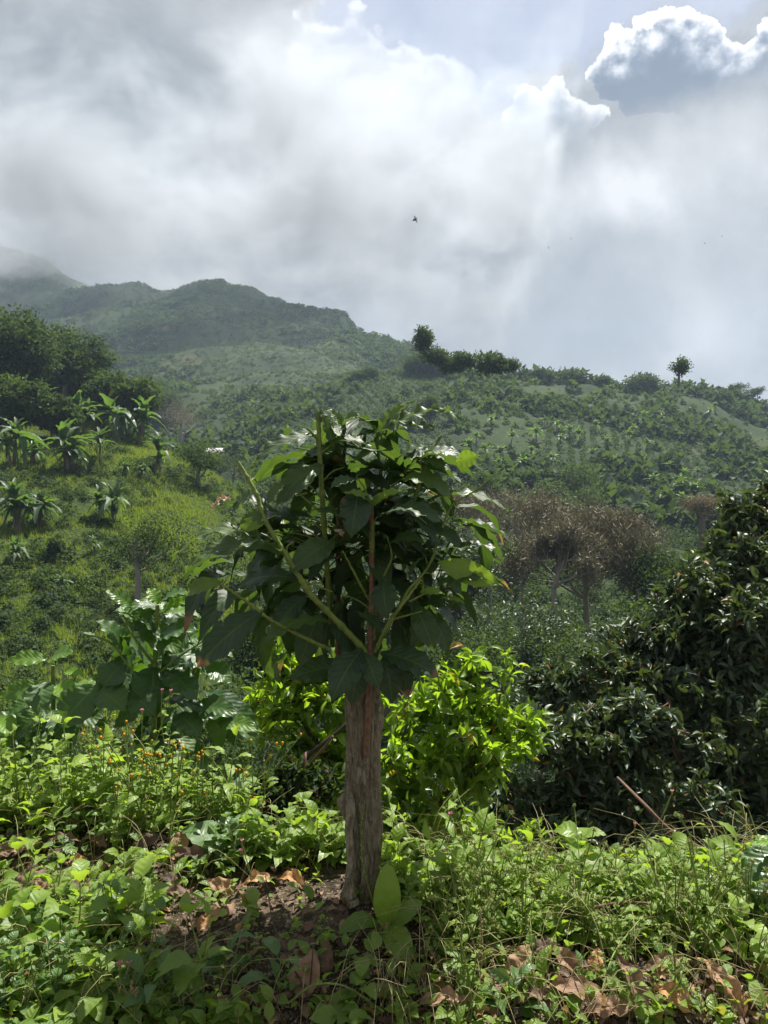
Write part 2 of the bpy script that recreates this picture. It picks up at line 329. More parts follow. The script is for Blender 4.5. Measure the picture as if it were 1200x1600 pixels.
def dry_mat():
    m, k, out = new_mat('dry_leaf'); tcn = k.n.new('ShaderNodeTexCoord'); ob = tcn.outputs['Object']
    uvn = k.n.new('ShaderNodeUVMap'); sp = k.n.new('ShaderNodeSeparateXYZ'); k.link(uvn.outputs[0], sp.inputs[0])
    s_ = k.M('ABSOLUTE', k.M('SUBTRACT', sp.outputs[0], .5)); t_ = sp.outputs[1]
    ph = k.M('FRACT', k.M('MULTIPLY', k.M('SUBTRACT', t_, k.M('MULTIPLY', s_, .6)), 8))
    vm = k.M('MAXIMUM', k.ss(s_, .01, .028, 1, 0), k.ss(k.M('ABSOLUTE', k.M('SUBTRACT', ph, .5)), .0, .07, .5, 0))
    tint = k.attr('tint'); n_ = k.noise(ob, 40, 5, .65)
    col = k.ramp(k.M('ADD', tint, k.M('MULTIPLY', k.M('SUBTRACT', n_, .5), .5), clamp=True), [(0, (.07, .05, .045)), (.35, (.19, .12, .08)), (.65, (.38, .235, .145)), (.85, (.48, .25, .10)), (1, (.50, .41, .30))])
    col = k.mix(k.M('MULTIPLY', vm, .35), col, (.42, .28, .18)); col = k.mix(k.ss(k.noise(ob, 90, 4, .7), .6, .75, 0, .5), col, (.05, .03, .025))
    s1 = principled(k, col, .62, .35, bump(k, k.M('ADD', n_, vm), .5, .002))
    tr = k.n.new('ShaderNodeBsdfTranslucent'); k.link(col, tr.inputs[0]); mx = k.n.new('ShaderNodeMixShader'); mx.inputs[0].default_value = .22
    k.l.new(s1, mx.inputs[1]); k.l.new(tr.outputs[0], mx.inputs[2]); k.l.new(mx.outputs[0], out.inputs[0]); return m
MDRY = dry_mat()

# ------------------------------------------------------------------ terrain
def Z(py, Y): return (800 - py) / F * Y
TAB = {   # photograph column : (distance, height) pairs
 -700: [(3,-2.4),(8,-6),(20,-8),(28,Z(1130,28)),(40,Z(900,40)),(60,Z(720,60)),(90,Z(570,90)),(125,Z(520,125)),(180,40),(300,70),(500,170),(800,Z(380,800)),(1000,290),(1400,200)],
 0: [(3,-2.4),(8,-6),(20,-8.6),(28,Z(1130,28)),(40,Z(930,40)),(55,Z(790,55)),(70,Z(695,70)),(90,Z(610,90)),(115,Z(560,115)),(140,23),(170,20),(250,45),(400,Z(575,400)),(600,Z(482,600)),(760,Z(395,760)),(800,Z(388,800)),(1000,260),(1400,150)],
 45: [(3,-2.4),(8,-6),(20,-8.7),(28,Z(1135,28)),(40,Z(935,40)),(55,Z(795,55)),(70,Z(700,70)),(90,Z(618,90)),(112,Z(572,112)),(138,20),(170,17),(255,44),(400,Z(568,400)),(580,Z(482,580)),(740,Z(400,740)),(800,Z(392,800)),(1000,255),(1400,150)],
 90: [(3,-2.4),(8,-6),(20,-8.8),(28,Z(1140,28)),(40,Z(940,40)),(55,Z(800,55)),(70,Z(705,70)),(88,Z(632,88)),(108,Z(590,108)),(135,15),(170,14),(260,42),(400,Z(560,400)),(560,Z(482,560)),(700,Z(450,700)),(800,Z(428,800)),(1000,210),(1400,120)],
 150: [(3,-2.4),(8,-6),(20,-9),(28,Z(1150,28)),(40,Z(950,40)),(55,Z(805,55)),(70,Z(712,70)),(85,Z(655,85)),(100,Z(630,100)),(130,9),(200,22),(300,48),(400,Z(550,400)),(500,Z(486,500)),(560,Z(462,560)),(640,170),(850,Z(456,850)),(1000,200),(1400,120)],
 250: [(3,-2.4),(8,-6.2),(20,-9.5),(28,Z(1160,28)),(40,Z(970,40)),(55,Z(830,55)),(70,Z(735,70)),(84,Z(692,84)),(105,5),(140,4),(200,Z(690,200)),(300,Z(605,300)),(400,Z(535,400)),(500,Z(472,500)),(560,Z(441,560)),(640,150),(850,120),(1400,100)],
 340: [(3,-2.4),(8,-6.2),(20,-10),(28,-9.8),(40,Z(1020,40)),(55,Z(880,55)),(68,Z(785,68)),(80,Z(735,80)),(105,1.5),(140,4),(200,Z(680,200)),(300,Z(600,300)),(400,Z(530,400)),(500,Z(472,500)),(560,Z(447,560)),(640,150),(850,120),(1400,100)],
 430: [(3,-2.4),(8,-6.5),(20,-10),(40,-10),(55,-7.5),(70,-5),(90,Z(800,90)),(120,Z(730,120)),(160,Z(680,160)),(200,Z(650,200)),(300,Z(590,300)),(400,Z(532,400)),(500,Z(482,500)),(550,Z(464,550)),(640,140),(850,110),(1400,100)],
 540: [(3,-2.4),(8,-6.5),(20,-10.5),(45,-11),(70,-9),(100,Z(800,100)),(140,Z(705,140)),(180,Z(640,180)),(215,Z(588,215)),(250,38),(300,56),(400,Z(541,400)),(480,Z(499,480)),(600,95),(850,90),(1400,90)],
 595: [(3,-2.4),(8,-6.6),(20,-10.6),(45,-11.5),(70,-9.5),(100,Z(805,100)),(140,Z(710,140)),(180,Z(638,180)),(218,Z(578,218)),(255,38),(320,58),(400,Z(540,400)),(450,Z(518,450)),(570,80),(850,80),(1400,90)],
 650: [(3,-2.4),(8,-6.8),(20,-10.8),(45,-12),(70,-10),(100,Z(810,100)),(140,Z(715,140)),(180,Z(635,180)),(220,Z(570,220)),(260,40),(340,64),(400,Z(553,400)),(550,60),(850,60),(1400,80)],
 740: [(3,-2.4),(8,-7),(20,-11),(45,-12.6),(70,-10.5),(100,Z(835,100)),(140,Z(730,140)),(180,Z(640,180)),(223,Z(573,223)),(270,38),(340,45),(400,60),(550,50),(850,50),(1400,80)],
 860: [(3,-2.4),(8,-7),(20,-11),(45,-13),(70,-11),(100,Z(850,100)),(140,Z(738,140)),(180,Z(652,180)),(225,Z(584,225)),(280,35),(600,30),(1400,60)],
 1000: [(3,-2.4),(8,-7),(20,-11),(45,-14),(70,-12),(100,Z(850,100)),(140,Z(745,140)),(180,Z(668,180)),(226,Z(597,226)),(280,30),(600,25),(1400,50)],
 1110: [(3,-2.4),(8,-7),(20,-11),(45,-14),(70,-12),(100,Z(850,100)),(140,Z(758,140)),(180,Z(684,180)),(230,Z(617,230)),(280,27),(600,25),(1400,50)],
 1200: [(3,-2.4),(8,-7),(20,-11),(45,-14),(70,-12),(100,Z(850,100)),(140,Z(765,140)),(180,Z(700,180)),(232,Z(638,232)),(280,25),(600,25),(1400,50)],
 2000: [(3,-2.4),(8,-7),(20,-11),(45,-14),(70,-12),(100,-6),(140,4),(180,16),(240,30),(280,22),(600,25),(1400,50)],
}
cols = sorted(TAB); PX = np.concatenate([np.linspace(-700, -60, 50), np.linspace(-55, 1255, 330), np.linspace(1270, 2000, 50)])
YS = np.concatenate([np.geomspace(3, 28, 26)[:-1], np.linspace(28, 120, 120)[:-1], np.linspace(120, 300, 120)[:-1], np.linspace(300, 900, 130)[:-1], np.linspace(900, 1400, 12)])
LY = np.log(YS); tabz = np.zeros((len(cols), len(YS)))
for i, cpx in enumerate(cols):
    a = np.array(TAB[cpx]); tabz[i] = np.interp(LY, np.log(a[:, 0]), a[:, 1])
ZG = np.stack([np.interp(PX, cols, tabz[:, j]) for j in range(len(YS))], 1)
def blur(a, ax, k):
    for _ in range(k):
        b = np.pad(a, [(1, 1) if i == ax else (0, 0) for i in range(2)], mode='edge')
        a = (np.take(b, range(0, a.shape[ax]), ax) + 2 * np.take(b, range(1, a.shape[ax] + 1), ax) + np.take(b, range(2, a.shape[ax] + 2), ax)) / 4
    return a
ZG = blur(blur(ZG, 0, 12), 1, 5)
def vnoise(x, y, seed=0):
    xi, yi = np.floor(x).astype(int), np.floor(y).astype(int); fx, fy = x - xi, y - yi
    h = lambda a, b: (np.sin(a * 127.1 + b * 311.7 + seed * 74.7) * 43758.5453) % 1
    u, v = fx * fx * (3 - 2 * fx), fy * fy * (3 - 2 * fy)
    return (h(xi, yi) * (1 - u) + h(xi + 1, yi) * u) * (1 - v) + (h(xi, yi + 1) * (1 - u) + h(xi + 1, yi + 1) * u) * v
def fbm(x, y, o=4, seed=0):
    r, a = 0, .5
    for i in range(o): r = r + a * (vnoise(x, y, seed + i) - .5); x = x * 2.03; y = y * 2.03; a *= .5
    return r
XG = (PX[:, None] - 600) / F * YS[None, :]; YG = np.broadcast_to(YS[None, :], XG.shape)
far = np.clip((YS - 250) / 250, 0, 1)[None, :]
ridge = np.abs(fbm(XG / 55, YG / 55, 4, 3)) * 2
ZG = ZG + fbm(XG / 14, YG / 14, 4, 1) * 2.2 * np.clip(YG / 60, 0.1, 1) + (ridge - .25) * -22 * far * np.clip((1150 - YG) / 300, 0, 1) + fbm(XG / 42, YG / 42, 4, 5) * 15 * np.clip((YG - 120) / 100, 0, 1)
def hz(x, y):
    """height of the hills under a point"""
    px = 600 + x / y * F; i = np.clip(np.interp(px, PX, np.arange(len(PX))), 0, len(PX) - 1.001); j = np.clip(np.interp(y, YS, np.arange(len(YS))), 0, len(YS) - 1.001)
    i0 = np.floor(i).astype(int); j0 = np.floor(j).astype(int); a, b = i - i0, j - j0
    return (ZG[i0, j0] * (1 - a) + ZG[i0 + 1, j0] * a) * (1 - b) + (ZG[i0, j0 + 1] * (1 - a) + ZG[i0 + 1, j0 + 1] * a) * b
YM = np.concatenate([np.linspace(22, 120, 300), np.linspace(120.5, 320, 300), np.linspace(321, 900, 300)])
def hit(px, py, ymin=22):
    """first point of the hills seen through a pixel of the photograph"""
    zz = hz((px - 600) / F * YM, YM); ray = (800 - py) / F * YM; ok = np.where((zz >= ray) & (YM >= ymin))[0]
    if not len(ok): return None
    y = YM[ok[0]]; x = (px - 600) / F * y; return np.array([x, y, float(hz(np.array(x), np.array(y)))])
acc = Acc(); n0, n1_ = XG.shape
i = np.arange(n0 - 1)[:, None] * n1_; j = np.arange(n1_ - 1)[None, :]
acc.add(np.stack([XG, YG, ZG], -1).reshape(-1, 3), np.stack([i + j, i + n1_ + j, i + n1_ + j + 1, i + j + 1], -1).reshape(-1, 4))
m, k, out = new_mat('hill_ground'); geo = k.n.new('ShaderNodeNewGeometry'); pos = geo.outputs['Position']
a_ = k.noise(pos, .06, 6, .6); b_ = k.noise(pos, .9, 6, .7); c_ = k.noise(pos, .018, 4, .55)
col = k.mix(k.ss(a_, .35, .65), (.022, .040, .017), (.050, .078, .025)); col = k.mix(k.ss(b_, .35, .7), k.mix(.5, col, (.03, .045, .02)), col)
col = k.mix(k.ss(c_, .58, .72), col, (.085, .075, .04)); k.l.new(principled(k, col, .9, .1, bump(k, b_, .8, .5)), out.inputs[0])
hills = tag(acc.build('hills', m), kind='structure')

# near ground: the crest of the bank that carries the coffee stump
def crest(x): return np.interp(x, [-2.6, -1.35, -.75, -.3, -.05, .3, .6, 1.3, 2.5], [3.1, 2.75, 2.4, 2.0, 1.9, 1.86, 1.88, 1.95, 2.1])
def gz(x, y):
    x = np.asarray(x, float); y = np.asarray(y, float); cr = crest(x); e = np.clip(y - cr, 0, None)
    z = -.93 + .10 * np.exp(-((x + .05) ** 2 + (y - 1.68) ** 2) / .07) * .5 + fbm(x / .35, y / .35, 4, 8) * .09 + fbm(x / .06, y / .06, 3, 12) * .022 + .02 * (y - 1.6)
    z = z - np.clip(1.45 - y, 0, None) * .16
    return z - 1.15 * e ** 1.25 - .3 * e
def coords(segs): return np.concatenate([np.linspace(a, b, n, endpoint=False) for a, b, n in segs])
xs = coords([(-30, -3, 14), (-3, -1.6, 60), (-1.6, 1.6, 330), (1.6, 3, 60), (3, 30, 15)]); ys = coords([(-25, .2, 16), (.2, 1.1, 50), (1.1, 2.5, 190), (2.5, 4.6, 50)])
X_, Y_ = np.meshgrid(xs, ys, indexing='ij'); acc = Acc(); nn = X_.shape[1]
i = np.arange(len(xs) - 1)[:, None] * nn; j = np.arange(nn - 1)[None, :]
acc.add(np.stack([X_, Y_, gz(X_, Y_)], -1).reshape(-1, 3), np.stack([i + j, i + nn + j, i + nn + j + 1, i + j + 1], -1).reshape(-1, 4))
m, k, out = new_mat('soil'); geo = k.n.new('ShaderNodeNewGeometry'); pos = geo.outputs['Position']
a_ = k.noise(pos, 7, 6, .65); b_ = k.noise(pos, 60, 6, .7); v_ = k.n.new('ShaderNodeTexVoronoi'); k.link(pos, v_.inputs['Vector']); v_.inputs['Scale'].default_value = 120
col = k.mix(k.ss(a_, .35, .65), (.045, .033, .022), (.125, .095, .062)); col = k.mix(k.ss(b_, .5, .68), col, (.24, .20, .14)); col = k.mix(k.ss(b_, .45, .3), col, (.022, .017, .013))
k.l.new(principled(k, col, .95, .15, bump(k, k.M('ADD', b_, k.M('MULTIPLY', v_.outputs['Distance'], -.8)), .9, .012)), out.inputs[0])
ground = tag(acc.build('ground', m), kind='structure')
def hitg(px, py):
    yy = np.linspace(1.0, 3.4, 500); z = gz((px - 600) / F * yy, yy); ok = np.where(z >= (800 - py) / F * yy)[0]
    if not len(ok): y = float(crest((px - 600) / F * 2)); x = (px - 600) / F * y; return np.array([x, y, float(gz(x, y))])
    y = yy[ok[0]]; x = (px - 600) / F * y; return np.array([x, y, float(gz(x, y))])

# ------------------------------------------------------------------ haze: the air of the valley
def box_mesh(name, lo, hi, mat):
    a = Acc(); v = [[x, y, z] for x in (lo[0], hi[0]) for y in (lo[1], hi[1]) for z in (lo[2], hi[2])]
    a.add(v, [[0, 1, 3, 2], [4, 6, 7, 5], [0, 4, 5, 1], [2, 3, 7, 6], [0, 2, 6, 4], [1, 5, 7, 3]]); return a.build(name, mat, smooth=False)
m, k, out = new_mat('haze_air'); pv = k.n.new('ShaderNodeVolumePrincipled'); pv.inputs['Color'].default_value = (.58, .75, .98, 1)
pv.inputs['Density'].default_value = .00037; pv.inputs['Anisotropy'].default_value = 0.2; k.l.new(pv.outputs[0], out.inputs['Volume'])
tag(box_mesh('haze', (-1400, -40, -30), (1850, 1460, 360), m), kind='stuff')

m, k, out = new_mat('mist_air'); geo = k.n.new('ShaderNodeNewGeometry'); sp = k.n.new('ShaderNodeSeparateXYZ'); k.link(geo.outputs['Position'], sp.inputs[0])
nz0 = k.noise(k.V('MULTIPLY', geo.outputs['Position'], (1, 1, 1.6)), .012, 4, .6, .4)
hgt = k.ss(sp.outputs[2], 140, 215, 0, 1); top_ = k.ss(sp.outputs[2], 285, 330, 1, 0)
pv = k.n.new('ShaderNodeVolumePrincipled'); pv.inputs['Color'].default_value = (.80, .86, .95, 1); pv.inputs['Anisotropy'].default_value = .3
k.link(k.M('MULTIPLY', k.M('MULTIPLY', hgt, top_), k.ss(nz0, .44, .72, 0, .026)), pv.inputs['Density']); k.l.new(pv.outputs[0], out.inputs['Volume'])
mist = box_mesh('mist', (-560, 440, 115), (120, 760, 330), m); tag(mist, kind='stuff'); m.cycles.volume_step_rate = 1.5

# ------------------------------------------------------------------ vegetation builders
def cluster_leaves(a, centres, rad, per, size, tint0, tvar, brown=0.0, asp=.55, up=.5, flat=.8, out_from=None, hang=0.0):
    n = len(centres) * per; c0 = np.repeat(centres, per, 0); rr = np.repeat(np.broadcast_to(rad, (len(centres),)), per)
    dirv = norm(G.normal(0, 1, (n, 3))); off = dirv * (G.random((n, 1)) ** .45) * rr[:, None]; off[:, 2] *= flat
    nr = norm(G.normal(0, 1, (n, 3)) * .8 + np.array([0, 0, up]) + dirv * .5); ax = norm(G.normal(0, 1, (n, 3)) + dirv * .7 - np.array([0, 0, hang]))
    s = size * G.uniform(.65, 1.35, n); ct = np.repeat(G.normal(0, tvar, len(centres)), per)
    stamp(a, CARD_V, CARD_F, frames(ax, nr), c0 + off, np.stack([s * asp, s, s], 1), np.clip(tint0 + ct + G.normal(0, tvar * .7, n), 0, 1), brown, CARD_UV)
def crown_points(n, W, H, zc, seed, surf=.55, lumps=6):
    g = np.random.default_rng(seed); pts = []
    L = [(g.normal(0, .30, 3) * [1, 1, .7], g.uniform(.45, .75)) for _ in range(lumps)] + [(np.zeros(3), .7)]
    for _ in range(n):
        c_, r = L[g.integers(len(L))]; dd = norm(g.normal(0, 1, 3)); q = c_ + dd * r * (g.random() ** (1 - surf)); pts.append(q)
    p = np.array(pts); return p * [W / 2, W / 2, H / 2] + [0, 0, zc]
def tree(name, label, loc, H, W, CH, ncl=60, per=22, leaf=.35, tint=.3, tvar=.12, mat=None, trunk=MTRUNK, brown=0., group=None, seed=None, cat='tree', asp=.55, up=.5, tr=None, lumps=6, link_trunk=True, rad=None, limbs=7, hang=0., lean=0.):
    seed = seed or R.randint(1, 9999); g = np.random.default_rng(seed); t = thing(name, label, cat, loc, group)
    zc = H - CH / 2; cp = crown_points(ncl, W, CH, zc, seed, lumps=lumps); cp[:, 2] = np.maximum(cp[:, 2], H * .08); cp[:, 0] += lean * cp[:, 2]
    a = Acc(); tr = tr or H * .028; top = np.array([lean * H * .6, 0, zc + CH * .15])
    if link_trunk:
        tube(a, [(0, 0, -H * .06), (g.normal(0, .02) * H, g.normal(0, .02) * H, H * .25), (g.normal(0, .03) * H + lean * H * .3, 0, zc - CH * .2), top], [tr * 1.25, tr, tr * .7, tr * .25], 0, seg=12, sides=7)
        for q in cp[g.choice(len(cp), min(limbs, len(cp)), replace=False)]:
            s0 = np.array([lean * H * .3, 0, max(H * .2, zc - CH * g.uniform(.1, .5))]); tube(a, [s0, (s0 + q) / 2 + [0, 0, -.04 * H], q], tr * .45, tr * .1, seg=7, sides=5)
        a.build('trunk', trunk, t)
    b = Acc(); cluster_leaves(b, cp, rad or W * .13, per, leaf, tint, tvar, brown, asp, up, hang=hang); b.build('crown', mat or MMID, t, smooth=False)
    return t
def banana(label, loc, H, seed, group='banana plants on the hillsides', tint=.45, nst=1, dry=.35):
    g = np.random.default_rng(seed); t = thing('banana_plant', label, 'banana plant', loc, group)
    a = Acc(); b = Acc()
    for q in range(nst):
        o = np.array([g.normal(0, .25), g.normal(0, .25), 0]) * H * .35 * (q > 0); hh = H * (1 if q == 0 else g.uniform(.5, .85)); lean = g.normal(0, .06, 2) * hh
        tp = o + [lean[0], lean[1], hh * .52]
        tube(a, [o + [0, 0, -.2], o + [lean[0] * .4, lean[1] * .4, hh * .25], tp], hh * .045, hh * .025, seg=6, sides=7)
        nl = g.integers(12, 18)
        for i in range(nl):
            az_ = i * 2.4 + g.normal(0, .3); e = g.uniform(-.1, 1.25) if i > 1 else g.uniform(1.2, 1.5); L = hh * g.uniform(.42, .62)
            dv = np.array([cos(az_) * cos(e), sin(az_) * cos(e), sin(e)])
            v, f, uv = leafgrid(14, 5, ellip(.125, .8, .6), arch=.16, fold=.35, droop=g.uniform(.2, .75) * max(.2, 1.5 - e), ripple=.03, nrip=6, teeth=.7)
            Rm = frames(dv[None], np.array([[0, 0, 1.]]) + g.normal(0, .15, (1, 3)))[0]; vv = (v * L) @ Rm.T + tp
            b.add(vv, f, np.clip(tint + g.normal(0, .18), 0, 1), 0.0, uv)
        for i in range(int(6 * dry)):
            az_ = g.uniform(0, 6.28); v, f, uv = leafgrid(6, 3, ellip(.10, .8), arch=-.1, fold=.6, droop=.4)
            dv = np.array([cos(az_) * .4, sin(az_) * .4, -.9]); Rm = frames(dv[None], np.array([[cos(az_), sin(az_), .3]]))[0]
            b.add((v * hh * .35) @ Rm.T + tp, f, .4, 1.0, uv)
    a.build('pseudostem', MTRUNK, t); b.build('leaves', MBAN, t); return t

# ---- uncountable scrub, coffee rows and far forest (three objects of kind stuff)
def bush_templates(nv, cards, seed, s0=.22, s1=.42):
    out = []; g = np.random.default_rng(seed)
    for _ in range(nv):
        dd = norm(g.normal(0, 1, (cards, 3))); dd[:, 2] = np.abs(dd[:, 2]); p = dd * g.uniform(.55, 1, (cards, 1)) * [.5, .5, .75]
        nr = norm(dd + g.normal(0, .5, (cards, 3)) + [0, 0, .4]); ax = norm(g.normal(0, 1, (cards, 3)) + dd * .4); s = g.uniform(s0, s1, cards)
        a = Acc(); stamp(a, CARD_V, CARD_F, frames(ax, nr), p, np.stack([s * .8, s, s], 1), .5); out.append((np.concatenate(a.v), np.concatenate(a.f)))
    return out
BT = bush_templates(7, 44, 5); BS = bush_templates(5, 20, 6); BD = bush_templates(6, 120, 8, .10, .20)
def scatter_bushes(a, pts, sizes, tints, T):
    idx = G.integers(0, len(T), len(pts))
    for q, (tv, tf) in enumerate(T):
        s = idx == q
        if not s.any(): continue
        ang = G.uniform(0, 6.28, s.sum()); z0 = np.zeros_like(ang); Rm = np.stack([np.stack([np.cos(ang), -np.sin(ang), z0], -1), np.stack([np.sin(ang), np.cos(ang), z0], -1), np.stack([z0, z0, z0 + 1], -1)], -2)
        stamp(a, tv, tf, Rm, pts[s], sizes[s], tints[s])
def sample(n, px0, px1, y0, y1, power=1.0):
    px = G.uniform(px0, px1, n); y = y0 + (y1 - y0) * G.random(n) ** power; x = (px - 600) / F * y; return x, y, hz(x, y), px
# ridge scrub
acc = Acc(); x, y, z, px = sample(14000, -100, 1300, 100, 290, .8)
keep = ~((px < 380) & (y < 150)); x, y, z = x[keep], y[keep], z[keep]
pp = 600 + x / y * F; nz = fbm(x / 26, y / 26, 4, 21) + .5; fld = ((pp > 440 + (y - 130) * .4) & (pp < 700) & (y > 128) & (y < 222) & (G.random(len(x)) < .93)) | ((pp > 850) & (pp < 1110) & (y > 112) & (y < 172) & (G.random(len(x)) < .9)) | ((pp > 1090) & (y > 165) & (y < 215) & (G.random(len(x)) < .5)); kp = (~fld) & (G.random(len(x)) < np.clip((nz - .28) * 3.2, .25, 1)); x, y, z, nz = x[kp], y[kp], z[kp], nz[kp]
big = G.random(len(x)) < np.clip((nz - .5) * 1.6, .02, .5); s = np.where(big, G.uniform(2.6, 5.0, len(x)), G.uniform(.7, 1.9, len(x))) * (.7 + nz * .6)
scatter_bushes(acc, np.stack([x, y, z - .15 * s], 1), s, np.clip(.42 - (nz - .5) * 1.6 + G.normal(0, .10, len(x)), 0, 1), BT)
x, y, z, px = sample(4200, 380, 1300, 105, 240, .8); nz = fbm(x / 22, y / 22, 3, 25) + .5; kp = (nz > .60) | (y > 215) & (G.random(len(x)) < np.clip((fbm(x / 9, y / 9, 2, 27) + .42), 0, 1)); x, y, z = x[kp], y[kp], z[kp]
s = G.uniform(2.5, 6, len(x)); scatter_bushes(acc, np.stack([x, y, z - .2 * s], 1), s, np.clip(.12 + G.normal(0, .10, len(x)), 0, 1), BT)
tag(acc.build('hillside_scrub', MMID, smooth=False), 'low green scrub covering the long ridge across the valley', 'scrub', kind='stuff')
# coffee rows
acc = Acc(); rows = []
def coffee_rows(px0, px1, ya, yb, step, row, ang):
    A, Bq = cos(ang), sin(ang)
    for u in np.arange(-260, 260, row):
        for v in np.arange(-260, 260, step):
            xx = u * A - v * Bq + 60; yy = u * Bq + v * A + 190
            if not (ya < yy < yb): continue
            pp = 600 + xx / yy * F
            if px0(yy) < pp < px1(yy): rows.append((xx + R.gauss(0, .12), yy + R.gauss(0, .12)))
coffee_rows(lambda y: 430 + (y - 130) * .4, lambda y: 705 - (y - 130) * .05, 128, 222, 1.5, 2.3, radians(24))
coffee_rows(lambda y: 850, lambda y: 1120 - (200 - y) * .2, 112, 172, 1.6, 2.3, radians(-14))
r_ = np.array(rows); z = hz(r_[:, 0], r_[:, 1]); s = G.uniform(1.15, 1.7, len(r_))
scatter_bushes(acc, np.stack([r_[:, 0], r_[:, 1], z - .1], 1), s, np.clip(.10 + G.normal(0, .08, len(r_)), 0, 1), BS)
tag(acc.build('coffee_rows', MMID, smooth=False), 'dark rows of small coffee bushes planted on the ridge', 'coffee field', kind='stuff')
# far forest on the mountain
acc = Acc(); x, y, z, px = sample(36000, -150, 900, 285, 860, .9)
nz = fbm(x / 45, y / 45, 4, 31) + .5; s = G.uniform(2.6, 6.5, len(x)) * np.clip((nz - .2) * 2.2, .3, 1.5)
scatter_bushes(acc, np.stack([x, y, z - .2 * s], 1), s, np.clip(.22 - (nz - .35) * 1.2 + G.normal(0, .1, len(x)), 0, 1), BS)
tag(acc.build('mountain_forest', MMID, smooth=False), 'hazy forest and scrub clothing the cloud-capped mountain', 'forest', kind='stuff')
# valley undergrowth
acc = Acc(); x, y, z, px = sample(5600, -100, 1300, 9, 112, .8)
keep = (px > 390 + G.normal(0, 25, len(px))) | (y > 92) | (y < 24); x, y, z, px = x[keep], y[keep], z[keep], px[keep]
s = G.uniform(.7, 2.2, len(x)) * np.clip(y / 40, .5, 1.25); nz = fbm(x / 9, y / 9, 3, 41) + .5
scatter_bushes(acc, np.stack([x, y, z - .15 * s], 1), s, np.clip(.22 + (nz - .5) * .9 + G.normal(0, .12, len(x)), 0, 1), BD)
tag(acc.build('valley_undergrowth', MMID, smooth=False), 'dense dark undergrowth filling the valley below the bank', 'undergrowth', kind='stuff')
# grass of the left hillside
acc = Acc(); x, y, z, px = sample(42000, -120, 470, 20, 92, .75)
nz = fbm(x / 6, y / 6, 4, 51) + .5
tv = []; tf = []
for q in range(7):
    an = q * .9; dx, dy = cos(an), sin(an); b0 = len(tv); tv += [[dx * .1 - dy * .07, dy * .1 + dx * .07, 0], [dx * .1 + dy * .07, dy * .1 - dx * .07, 0], [dx * .55, dy * .55, .55 + .3 * (q % 3)]]; tf.append([b0, b0 + 1, b0 + 2])
tv = np.array(tv); tf = np.array(tf); ang = G.uniform(0, 6.28, len(x)); z0 = np.zeros_like(ang)
Rm = np.stack([np.stack([np.cos(ang), -np.sin(ang), z0], -1), np.stack([np.sin(ang), np.cos(ang), z0], -1), np.stack([z0, z0, z0 + 1], -1)], -2)
s = G.uniform(.16, .48, len(x)) * np.clip(nz * 1.7, .5, 1.4)
stamp(acc, tv, tf, Rm, np.stack([x, y, z - .03], 1), s, np.clip(.45 + (nz - .5) * 1.4 + G.normal(0, .15, len(x)), 0, 1), np.where(G.random(len(x)) < .03, .8, 0.0))
tag(acc.build('hillside_grass', MGRASS, smooth=False), 'sunlit tussocky grass on the steep slope below the banana plants', 'grass', kind='stuff')
acc = Acc(); x, y, z, px = sample(2600, -120, 440, 24, 90, .8); nz = fbm(x / 7, y / 7, 3, 61) + .5; kp = nz > .50; x, y, z, nz = x[kp], y[kp], z[kp], nz[kp]
s = G.uniform(.4, 1.3, len(x)); scatter_bushes(acc, np.stack([x, y, z - .1], 1), s, np.clip(.28 + G.normal(0, .18, len(x)), 0, 1), BD)
tag(acc.build('slope_weeds', MMID, smooth=False), 'low dark weeds scattered over the grassy slope', 'weeds', kind='stuff')

# ---- trees of the left hillside
def at(px, py, ymin=22):
    h_ = hit(px, py, ymin); return h_ if h_ is not None else P(px, py, 100)
def HT(npx, loc): return npx / F * loc[1]
for (px, py, hpx, wpx, tint, lab, tv_) in [
  (30,640,160,150,.16,'spreading dark tree crowning the hill at the edge of the picture',.12),
  (100,625,130,120,.20,'broad dark tree with forked pale limbs beside the tallest hill tree',.12),
  (-45,640,150,140,.14,'dark tree half cut off by the picture edge above the grass slope',.12),
  (138,640,75,70,.42,'sunlit yellow-green tree at the shoulder of the dark hill trees',.15),
  (170,668,80,80,.16,'dark rounded tree just below the yellow-green shoulder tree',.12),(222,672,85,70,.26,'olive tree with an uneven crown behind the tan-stemmed banana plants',.12),(262,690,90,60,.30,'narrow olive tree leaning on the round reddish-brown one',.12),
  (25,690,115,120,.26,'round olive-green tree below the dark hilltop trees',.14),
  (85,690,75,70,.18,'small dark tree tucked under the round olive tree',.12),
  (200,680,90,80,.30,'olive tree between the upper banana plants and the brown tree',.12),
  (245,690,95,70,.34,'yellowish olive tree touching the brown leafless tree',.12)]:
    l = at(px, py); H = HT(hpx, l); tree('hillside_tree', lab, l, H, HT(wpx, l), H * .9, 260, 50, .42, tint, tv_, seed=px + 99, trunk=MPALE, limbs=8)
l = at(285, 705); tree('brown_tree', 'round reddish-brown half-bare tree at the end of the hillside tree line', l, HT(100, l), HT(78, l), HT(85, l), 80, 40, .26, .35, .15, mat=MBROWNT, trunk=MPALE, brown=.15, seed=5)
l = at(312, 765); tree('hillside_bush', 'tall brownish-green feathery bush in front of the farm hut', l, HT(85, l), HT(75, l), HT(75, l), 60, 34, .24, .42, .15, seed=15, brown=.1, cat='bush')
l = at(365, 760); tree('hillside_bush', 'rounded green bush to the side of the farm hut', l, HT(60, l), HT(70, l), HT(55, l), 50, 30, .24, .30, .15, seed=16, cat='bush')
l = at(215, 945); tree('thin_tree', 'sparse olive tree standing alone low on the grass slope', l, HT(165, l), HT(125, l), HT(125, l), 70, 34, .17, .36, .15, seed=25, trunk=MPALE, brown=.1, limbs=12)
